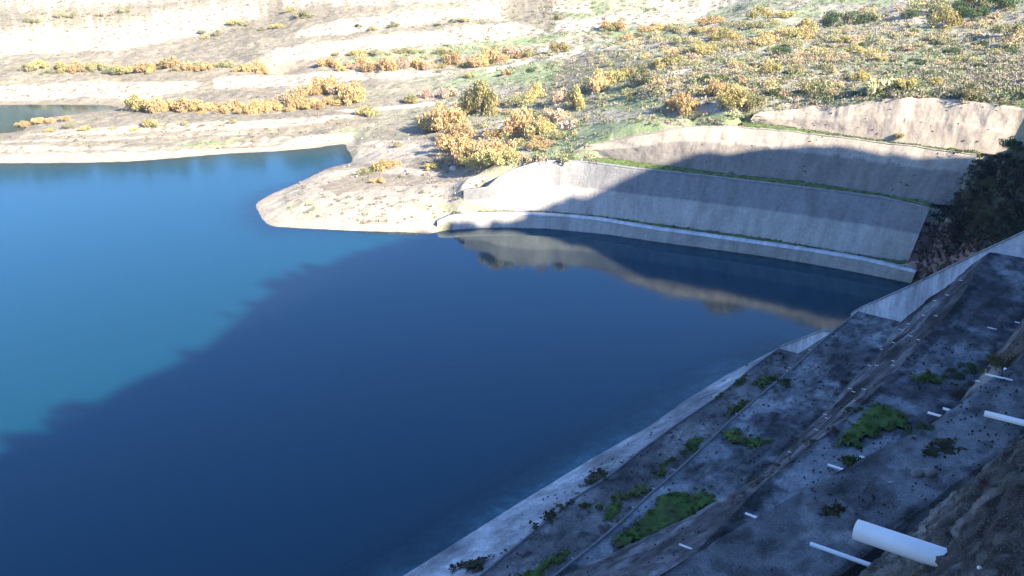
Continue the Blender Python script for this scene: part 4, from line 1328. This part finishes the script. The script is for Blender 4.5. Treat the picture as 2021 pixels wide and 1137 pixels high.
rs = np.random.default_rng(88)
Vs, Fs, Cs, of = [], [], [], 0
for _ in range(150):
    azq = R(rs.uniform(-38, 22)); rr_ = rs.uniform(600, 665)
    x, y = rr_ * math.sin(azq), rr_ * math.cos(azq)
    z = float(terr(np.array([x]), np.array([y]))[0]); r = rs.uniform(3, 6.5)
    Vv, Ff, Cc = leaf_cloud(rs, [(0, 0, r * .6), (r * .5, 0, r * .4)], [(r, r, r * 1.1)] * 2, 120, 2.2, [(.05, .08, .03), (.10, .12, .05)], 1.2, .2)
    Vs.append(Vv + np.array([x, y, z - .5])); Fs.append(Ff + of); Cs.append(Cc); of += len(Vv)
o = mesh('far_woodland', np.concatenate(Vs), np.concatenate(Fs), M_leaf, None, False, np.concatenate(Cs))
meta(o, kind='stuff'); o['label'] = 'trees along the skyline across the lake'

# ------------------------------------------------------------------ moss beds on the terraces
for mi, (lb, lev, brown, poly) in enumerate(MOSS):
    pts = []
    for (px, py) in poly:
        if lev == 0:
            h = hit(px, py)
            pts.append((h.x, h.y) if h is not None else unp(px, py, 1))
        else:
            x, y = unp(px, py, lev); pts.append((float(x), float(y)))
    pts = np.array(pts)
    ctr = pts.mean(0)
    a_, n_ = an(pts[:, 0], pts[:, 1])
    if lev == 19: pass
    step = 0.12 if lev < 40 else 0.05
    ga_, gn_ = np.meshgrid(np.arange(a_.min() - .5, a_.max() + .5, step * 2 if lev < 40 else step), np.arange(n_.min() - .5, n_.max() + .5, step))
    fa = 1.0 if lev < 40 else 3.0; am = 1.3 if lev < 40 else .5
    wa = ga_ + (fbm(ga_ * fa, gn_ * fa, 400 + mi) - .5) * am * 2; wn = gn_ + (fbm(ga_ * fa, gn_ * fa, 420 + mi) - .5) * am
    inside = inpoly(wa, wn, list(zip(a_, n_)))
    # distance-like falloff by repeated erosion
    hf_ = fbm(ga_ * fa * 3.5, gn_ * fa * 3.5, 520 + mi, 3)
    dep_ = inside.astype(float); cur = inside.copy()
    for _ in range(4):
        e = cur.copy()
        e[1:] &= cur[:-1]; e[:-1] &= cur[1:]; e[:, 1:] &= cur[:, :-1]; e[:, :-1] &= cur[:, 1:]
        dep_ += e; cur = e
    inside = inside & ~((dep_ < 4) & (hf_ > .47 + .06 * dep_))
    x, y = xy(ga_, gn_)
    nr, nc = ga_.shape
    # height from the real surface
    if lev == 0:
        n1 = LI(L1, ga_); n2 = LI(L2, ga_)
        zb = np.clip((n1 - gn_) / np.maximum(n1 - n2, .1), 0, 1) * Z1
    else:
        l4 = LI(L4, ga_); l5 = LI(L5, ga_)
        zb = np.zeros_like(ga_) + lev
        if lev == 7: zb = zb + np.clip((l4 - gn_) / (l4 - l5), 0, 1) * (Z3 - Z2)
        if lev == 19: zb = zb - np.clip((gn_ - l5) / (l4 - l5), 0, 1) * (Z3 - Z2)
        zb = zb + (fbm(ga_ * 0.9, gn_ * 0.9, 51) - 0.5) * 0.18
    hgt = (0.05 + 0.05 * dep_) * (.7 + .8 * fbm(ga_ * 2.2, gn_ * 2.2, 440 + mi)) * (1 if lev < 40 else .14)
    zz = zb + hgt * (dep_ > 0)
    F = gridfaces(nr, nc)
    if lev > 40 or brown: inside = inside & (fbm(ga_ * fa * 1.3, gn_ * fa * 1.3, 500 + mi, 4) > .40)
    ins = inside.ravel()
    F = F[ins[F].all(1)]
    if len(F) == 0: continue
    used = np.unique(F); remap = -np.ones(nr * nc, int); remap[used] = np.arange(len(used))
    V = np.stack([x, y, zz], -1).reshape(-1, 3)[used]; F = remap[F]
    if brown: base = np.array([0.055, 0.052, 0.028])
    else: base = np.array([0.090, 0.145, 0.028])
    f1 = fbm(V[:, 0] * 1.1, V[:, 1] * 1.1, 460 + mi)[:, None]
    c = base * (.6 + .8 * f1)
    d_ = np.clip((fbm(V[:, 0] * .7, V[:, 1] * .7, 480 + mi)[:, None] - .5) * 5, 0, 1)
    c = c * (1 - d_ * .6) + np.array([0.10, 0.085, 0.035]) * d_ * .6
    o = mesh('moss_patch', V, F, M_moss, None, True, c)
    meta(o, lb, 'moss')
    rs = np.random.default_rng(900 + mi)
    nt_ = int(min(150, max(25, len(V) / 24)))
    pk = V[rs.choice(len(V), nt_)]
    tw = 0.30 if lev < 40 else .08
    Vs, Fs, Cs, of = [], [], [], 0
    for p in pk:
        q = tw * rs.uniform(.5, 1.4)
        Vv, Ff, Cc = leaf_cloud(rs, [(0, 0, q * .1)], [(q, q, q * .16)], 9, q * .7, [tuple(base * 1.3), tuple(base * .9), (.13, .12, .05)], 1.6, 1.0)
        Vs.append(Vv + p + rs.normal(size=3) * np.array([tw * .6, tw * .6, 0])); Fs.append(Ff + of); Cs.append(Cc); of += len(Vv)
    tf = mesh('grass_tufts', np.concatenate(Vs), np.concatenate(Fs), M_leaf, o, False, np.concatenate(Cs))
    meta(tf, kind='stuff')

# ------------------------------------------------------------------ weeds and bushes on the terraces
NEARB = [
    (1998, 715, 96, 'driedgreen', 'shrub', 'big olive bush at the right edge above the nearest terrace', 1.1),
    (1960, 722, 50, 'driedgreen', 'shrub', 'smaller olive bush leaning on the left of the big olive bush', .9),
    (1893, 785, 48, 'dead', 'dry_weed', 'brown dried weed standing over the terrace edge left of two pipes', 1.1),
    (1915, 765, 40, 'dead', 'dry_weed', 'brown dried weed beside the short pipes at the terrace edge', .8),
    (1920, 735, 60, 'green', 'weed_clump', 'dark green weed clump above the dried weeds', .5),
    (1885, 745, 50, 'green', 'weed_clump', 'dark green weed clump left of the dried weeds', .5),
    (1830, 850, 50, 'green', 'weed_clump', 'dark green weed clump at the right end of the largest moss bed', .6),
    (1800, 862, 36, 'green', 'weed_clump', 'low dark weed clump touching the largest moss bed', .5),
    (1645, 858, 34, 'dead', 'dry_weed', 'rusty dried weed tuft left of the largest moss bed', 1.0),
    (1604, 876, 40, 'driedgreen', 'weed_clump', 'round olive weed clump at the lower end of the ribbed slope', .9),
    (1706, 798, 32, 'dead', 'dry_weed', 'reddish dried weed tuft above the largest moss bed', .7),
    (1690, 815, 40, 'green', 'weed_clump', 'dark weed clump below the reddish tuft', .5),
    (1666, 758, 26, 'driedgreen', 'weed_clump', 'dark weed clump at the inner corner of the middle terrace', .9),
    (1232, 1022, 40, 'dead', 'dry_weed', 'dark dead weed tuft between the moss patch and the kerb line', .7),
    (1196, 1052, 40, 'dead', 'dry_weed', 'second dark dead weed tuft below, beside the kerb line', .7),
    (1168, 1078, 44, 'dead', 'dry_weed', 'lowest dark dead weed tuft beside the kerb near the bottom', .6),
    (1530, 700, 14, 'driedgreen', 'weed_clump', 'tiny weed on the waterside corner of the lower terrace', .8),
    (1470, 985, 50, 'dead', 'dry_weed', 'rusty grass tuft in the strip above the darkest slope patch', .5),
    (1500, 955, 54, 'driedgreen', 'weed_clump', 'olive grass tuft in the strip above the darkest slope patch', .5),
    (1530, 925, 50, 'dead', 'dry_weed', 'brown grass tuft at the top of the strip beside the ribbed slope', .5),
    (1450, 992, 30, 'dead', 'dry_weed', 'pale brown tuft at the lower tip of the grass strip', .5),
]
for px, py, wd, kd, nm, lb, hs in NEARB:
    shrub(px, py, wd, kd, nm, lb, 'bush' if nm == 'shrub' else 'weeds', None, hs)


def litter(n, box, seed, name, label, cols, size):
    rs = np.random.default_rng(seed)
    Vs, Fs, Cs, of = [], [], [], 0
    k = 0
    for _ in range(n * 3):
        if k >= n: break
        px, py = rs.uniform(box[0], box[2]), rs.uniform(box[1], box[3])
        h = hit(px, py)
        if h is None or h.z < 1: continue
        a_, n_ = an(h.x, h.y)
        if a_ > AEND: continue
        g = fbm(np.array([a_ * .5]), np.array([n_ * .5]), seed)[0]
        if g < 0.5: continue
        dd = math.hypot(h.x, h.y)
        r = size * dd / 60 * rs.uniform(.5, 1.4)
        Vv, Ff, Cc = leaf_cloud(rs, [(0, 0, r * .2)], [(r, r, r * .5)], 14, r * 1.1, [cols[rs.integers(len(cols))]], 1.8, .8)
        Vs.append(Vv + np.array(h)); Fs.append(Ff + of); Cs.append(Cc); of += len(Vv); k += 1
    o = mesh(name, np.concatenate(Vs), np.concatenate(Fs), M_leaf, None, False, np.concatenate(Cs))
    meta(o, kind='stuff'); o['label'] = label


litter(700, (1000, 640, 2030, 1140), 501, 'weed_litter', 'tiny dark weeds and litter on the stained terraces', [(.08, .07, .05), (.06, .08, .03), (.12, .09, .06), (.05, .05, .04)], .055)


def pebbles(n, box, seed, name, label, mat, s0):
    rs = np.random.default_rng(seed)
    Vs, Fs, of, k = [], [], 0, 0
    oc = np.array([(1, 0, 0), (0, 1, 0), (-1, 0, 0), (0, -1, 0), (0, 0, 1), (0, 0, -1)], float)
    of8 = np.array([(0, 1, 4), (1, 2, 4), (2, 3, 4), (3, 0, 4), (1, 0, 5), (2, 1, 5), (3, 2, 5), (0, 3, 5)])
    for _ in range(n * 2):
        if k >= n: break
        px, py = rs.uniform(box[0], box[2]), rs.uniform(box[1], box[3])
        h = hit(px, py)
        if h is None or h.z < .5: continue
        dd = (Vector(h) - Vector((0, 0, CAMH))).length
        r = s0 * dd * rs.uniform(.4, 1.5)
        V = oc * (r * rs.uniform(.6, 1.2, (6, 3)) * np.array([1, 1, .6])) + rs.normal(size=(6, 3)) * r * .12
        Vs.append(V + np.array(h)); Fs.append(of8 + of); of += 6; k += 1
    o = mesh(name, np.concatenate(Vs), np.concatenate(Fs), mat, None, False)
    meta(o, kind='stuff'); o['label'] = label


pebbles(3200, (1380, 860, 2040, 1140), 511, 'gravel', 'small stones and grit on the nearest terrace and slope', M_stone2, .0007)
pebbles(120, (560, 250, 900, 430), 512, 'stones', 'pale stones strewn over the peninsula', M_stone, .0014)


# ------------------------------------------------------------------ stones
def rock(px, py, wpx, mat, name, label, sq=.7):
    h = hit(px, py)
    f = h.y * CP - (h.z - CAMH) * SP
    r = wpx * .5 * f / FPX
    rs = np.random.default_rng(int(px * 3 + py))
    n1, n2 = 9, 14
    V = []
    for i in range(n1 + 1):
        th = math.pi * i / n1
        for j in range(n2):
            ph = 6.2832 * j / n2
            V.append((math.sin(th) * math.cos(ph), math.sin(th) * math.sin(ph), math.cos(th)))
    V = np.array(V)
    d = 0.75 + .5 * fbm(V[:, 0] * 1.6 + px, V[:, 1] * 1.6 + V[:, 2] * 1.3, 3)
    V = V * d[:, None]
    V = np.sign(V) * np.abs(V) ** .8 * r * np.array([1, .85, sq])
    F = []
    for i in range(n1):
        for j in range(n2):
            F.append((i * n2 + j, (i + 1) * n2 + j, (i + 1) * n2 + (j + 1) % n2, i * n2 + (j + 1) % n2))
    o = mesh(name, V, np.array(F), mat, None, False)
    o.location = (h.x, h.y, h.z + r * sq * .45)
    meta(o, label, 'stone')


rock(895, 336, 16, M_stone, 'boulder', 'white boulder at the foot of the wide low orange bush')
rock(1809, 938, 24, M_stone2, 'stone', 'darker grey stone of the pair on the nearest terrace')
rock(1834, 937, 27, M_stone2, 'stone', 'browner stone of the pair on the nearest terrace, right of the grey one')
rock(1757, 953, 7, M_stone, 'stone', 'small pale stone left of the pair on the nearest terrace', .5)
rock(1934, 1122, 12, M_pvc, 'stone', 'small white stone lying on the rough slope at bottom right', .5)
rock(984, 312, 6, M_stone, 'stone', 'tiny white stone in the grass right of the clump')
# heap of pale dead branches
h = hit(1128, 252)
rs = np.random.default_rng(9)
Vv, Ff, Cc = leaf_cloud(rs, [(0, 0, .4), (1.2, .2, .3), (-1.2, .1, .3)], [(1.6, 1.1, .6)] * 3, 420, .55, [(.42, .34, .30), (.50, .42, .37), (.3, .24, .2)], 3.5, 0)
o = mesh('brushwood_heap', Vv, Ff, M_leaf, None, False, Cc); o.location = h
meta(o, 'heap of pale pinkish dead branches on the grass above the third wall', 'brushwood')


# ------------------------------------------------------------------ drain pipes
def tube(p0, p1, r, wall, k=20):
    p0, p1 = np.array(p0), np.array(p1)
    d = (p1 - p0) / np.linalg.norm(p1 - p0)
    u = np.cross(d, (0, 0, 1)); u /= np.linalg.norm(u); v = np.cross(u, d)
    V, F = [], []
    ring = lambda c, rr: [c + (u * math.cos(6.2832 * i / k) + v * math.sin(6.2832 * i / k)) * rr for i in range(k)]
    rings = [ring(p0, r), ring(p1, r), ring(p1, r - wall), ring(p1 - d * min(np.linalg.norm(p1 - p0) * .9, r * 8), r - wall)]
    V = np.array([q for rg in rings for q in rg])
    for a in range(3):
        for i in range(k):
            F.append((a * k + i, a * k + (i + 1) % k, (a + 1) * k + (i + 1) % k, (a + 1) * k + i))
    F.append(tuple(3 * k + i for i in range(k)))
    return V, F


def pipe(tip, root, rpx, label, group=None, sag=0.04, zfix=None, Lmax=4.0, rootpt=None, parts=False):
    if rootpt is None:
        h = hit(*root)
        if h is None: return
        Pr = np.array(h)
    else: Pr = np.array(rootpt, float)
    D = np.array([N2[0], N2[1], -sag]); D /= np.linalg.norm(D)
    best, bl = 1e9, .4
    for L in np.arange(.12, Lmax, .02):
        q = Pr + D * L
        x, y = proj(q[0], q[1], q[2])
        e = math.hypot(x - tip[0], (y - tip[1]))
        if e < best: best, bl = e, L
    Q = Pr + D * bl
    f = Q[1] * CP - (Q[2] - CAMH) * SP
    r = rpx * f / FPX
    p0 = Pr - D * .5
    lift = np.array([0, 0, r * .7])
    V, F = tube(p0 + lift, Q + lift, r, r * .1)
    loc = Pr + lift
    o = mesh('drain_pipe', V, F, M_pvc, None, True, local=loc)
    o.location = loc
    meta(o, label, 'pipe', group)
    return o


pipe((1690, 1050), (1832, 1106), 20.5, 'thick white plastic pipe sticking out of the rough slope at bottom right')
# long pipe at the right edge, rooted in the slope outside the frame
o = pipe((1948, 803), (2048, 846), 6.2, 'x')
meta(o, 'long thin white pipe entering the photo at the right edge above the nearest terrace', 'pipe')
pipe((1606, 1059), (1677, 1104), 4.6, 'thin white pipe lying just below the thick pipe')


def edgepipe(tip, root, rpx, label, z=44.35):
    """comes out of the face just under the terrace edge"""
    x, y = unp(tip[0], tip[1], z); a_, n_ = an(float(x), float(y))
    nf = float(LI(L6, np.array([a_]))[0]) + (Z4 - z) * 0.42
    Q = np.array([float(x), float(y), z]); L = max(n_ - nf, .2) + .3
    f = Q[1] * CP - (Q[2] - CAMH) * SP
    r = rpx * f / FPX
    D = np.array([N2[0], N2[1], 0])
    V, F = tube(Q - D * L, Q, r, r * .12)
    o = mesh('drain_pipe', V, F, M_pvc, None, True, local=Q - D * L)
    o.location = Q - D * L
    meta(o, label, 'pipe')


edgepipe((1634, 917), (1655, 929), 2.4, 'short white pipe jutting past the terrace edge over the pale lime stain')
edgepipe((1471, 1013), (1485, 1022), 2.4, 'short white pipe jutting over the darkest slope patch at bottom centre')
edgepipe((1831, 814), (1855, 824), 2.6, 'longer white pipe jutting over the dark weeds at the terrace edge')
edgepipe((1861, 806), (1869, 811), 2.6, 'stubby white pipe just right of the longer pipe over the weeds')
edgepipe((1981, 728), (1997, 734), 2.8, 'white pipe under the big olive bush at the right')
edgepipe((1696, 900), (1704, 905), 1.6, 'tiny white pipe end beside the yellow green moss tuft')
SMALL = [(1896, 553), (1869, 582), (1844, 593), (1822, 622), (1847, 623), (1792, 639), (1777, 650), (1797, 663), (1812, 670), (1763, 676), (1739, 689), (1715, 721), (1730, 721), (1762, 712), (1762, 721), (1677, 767), (1684, 773), (1704, 768), (1611, 848), (1628, 818), (1631, 825), (1558, 892)]
for i, (x, y) in enumerate(SMALL):
    lb = 'small white drain pipe poking out of the ribbed slope'
    pipe((x - 3, y - 1.2), (x + 3, y + 1.2), 0.65, lb, 'small drain pipes in the ribbed slope', Lmax=1.5)
for (x, y), lb in [((1956, 740), 'white pipe lying on the pale slope left of the big olive bush'), ((1929, 752), 'small white pipe at the terrace edge beside the brown dried weed'), ((1953, 647), 'lone small white pipe below the white crack on the upper terrace'),
                   ((2007, 636), 'small white pipe near the right edge above the big olive bush'), ((1352, 1079), 'white pipe piece lying on the dark slope near the bottom edge')]:
    w_ = 11 if x in (1352, 1956) else 4
    pipe((x - w_, y - w_ * .45), (x + w_, y + w_ * .45), 2.0 if w_ > 5 else 1.2, lb, Lmax=3)
LOW = [(1598, 690), (1557, 725), (1554, 732), (1454, 816), (1326, 926), (1287, 963), (1267, 978), (1249, 1001), (1130, 1102)]
for (x, y) in LOW:
    pipe((x - 2, y - 1), (x + 2, y + 1.2), 0.65, 'tiny white drain pipe end along the kerb of the middle terrace', 'pipe ends along the kerb', Lmax=1.2)
hv = [(x, y, z) for z in (-14, 150) for y in (-500, 1650) for x in (-1700, 1700)]
hf = [(0, 1, 3, 2), (4, 6, 7, 5), (0, 4, 5, 1), (2, 3, 7, 6), (0, 2, 6, 4), (1, 5, 7, 3)]
mh = bpy.data.materials.new('haze_air'); mh.use_nodes = True
th = mh.node_tree; th.nodes.clear()
ho = th.nodes.new('ShaderNodeOutputMaterial'); hp = th.nodes.new('ShaderNodeVolumePrincipled')
hp.inputs['Color'].default_value = (0.80, 0.90, 1.0, 1); hp.inputs['Density'].default_value = HAZE; hp.inputs['Anisotropy'].default_value = 0.2
th.links.new(hp.outputs[0], ho.inputs['Volume'])
hz = mesh('haze', hv, hf, mh, None, False)
import bmesh
bm_ = bmesh.new(); bm_.from_mesh(hz.data); bmesh.ops.recalc_face_normals(bm_, faces=bm_.faces); bm_.to_mesh(hz.data); bm_.free()
meta(hz, kind='stuff'); hz['label'] = 'thin bright haze over the lake'
print('BUILT', len(bpy.data.objects))
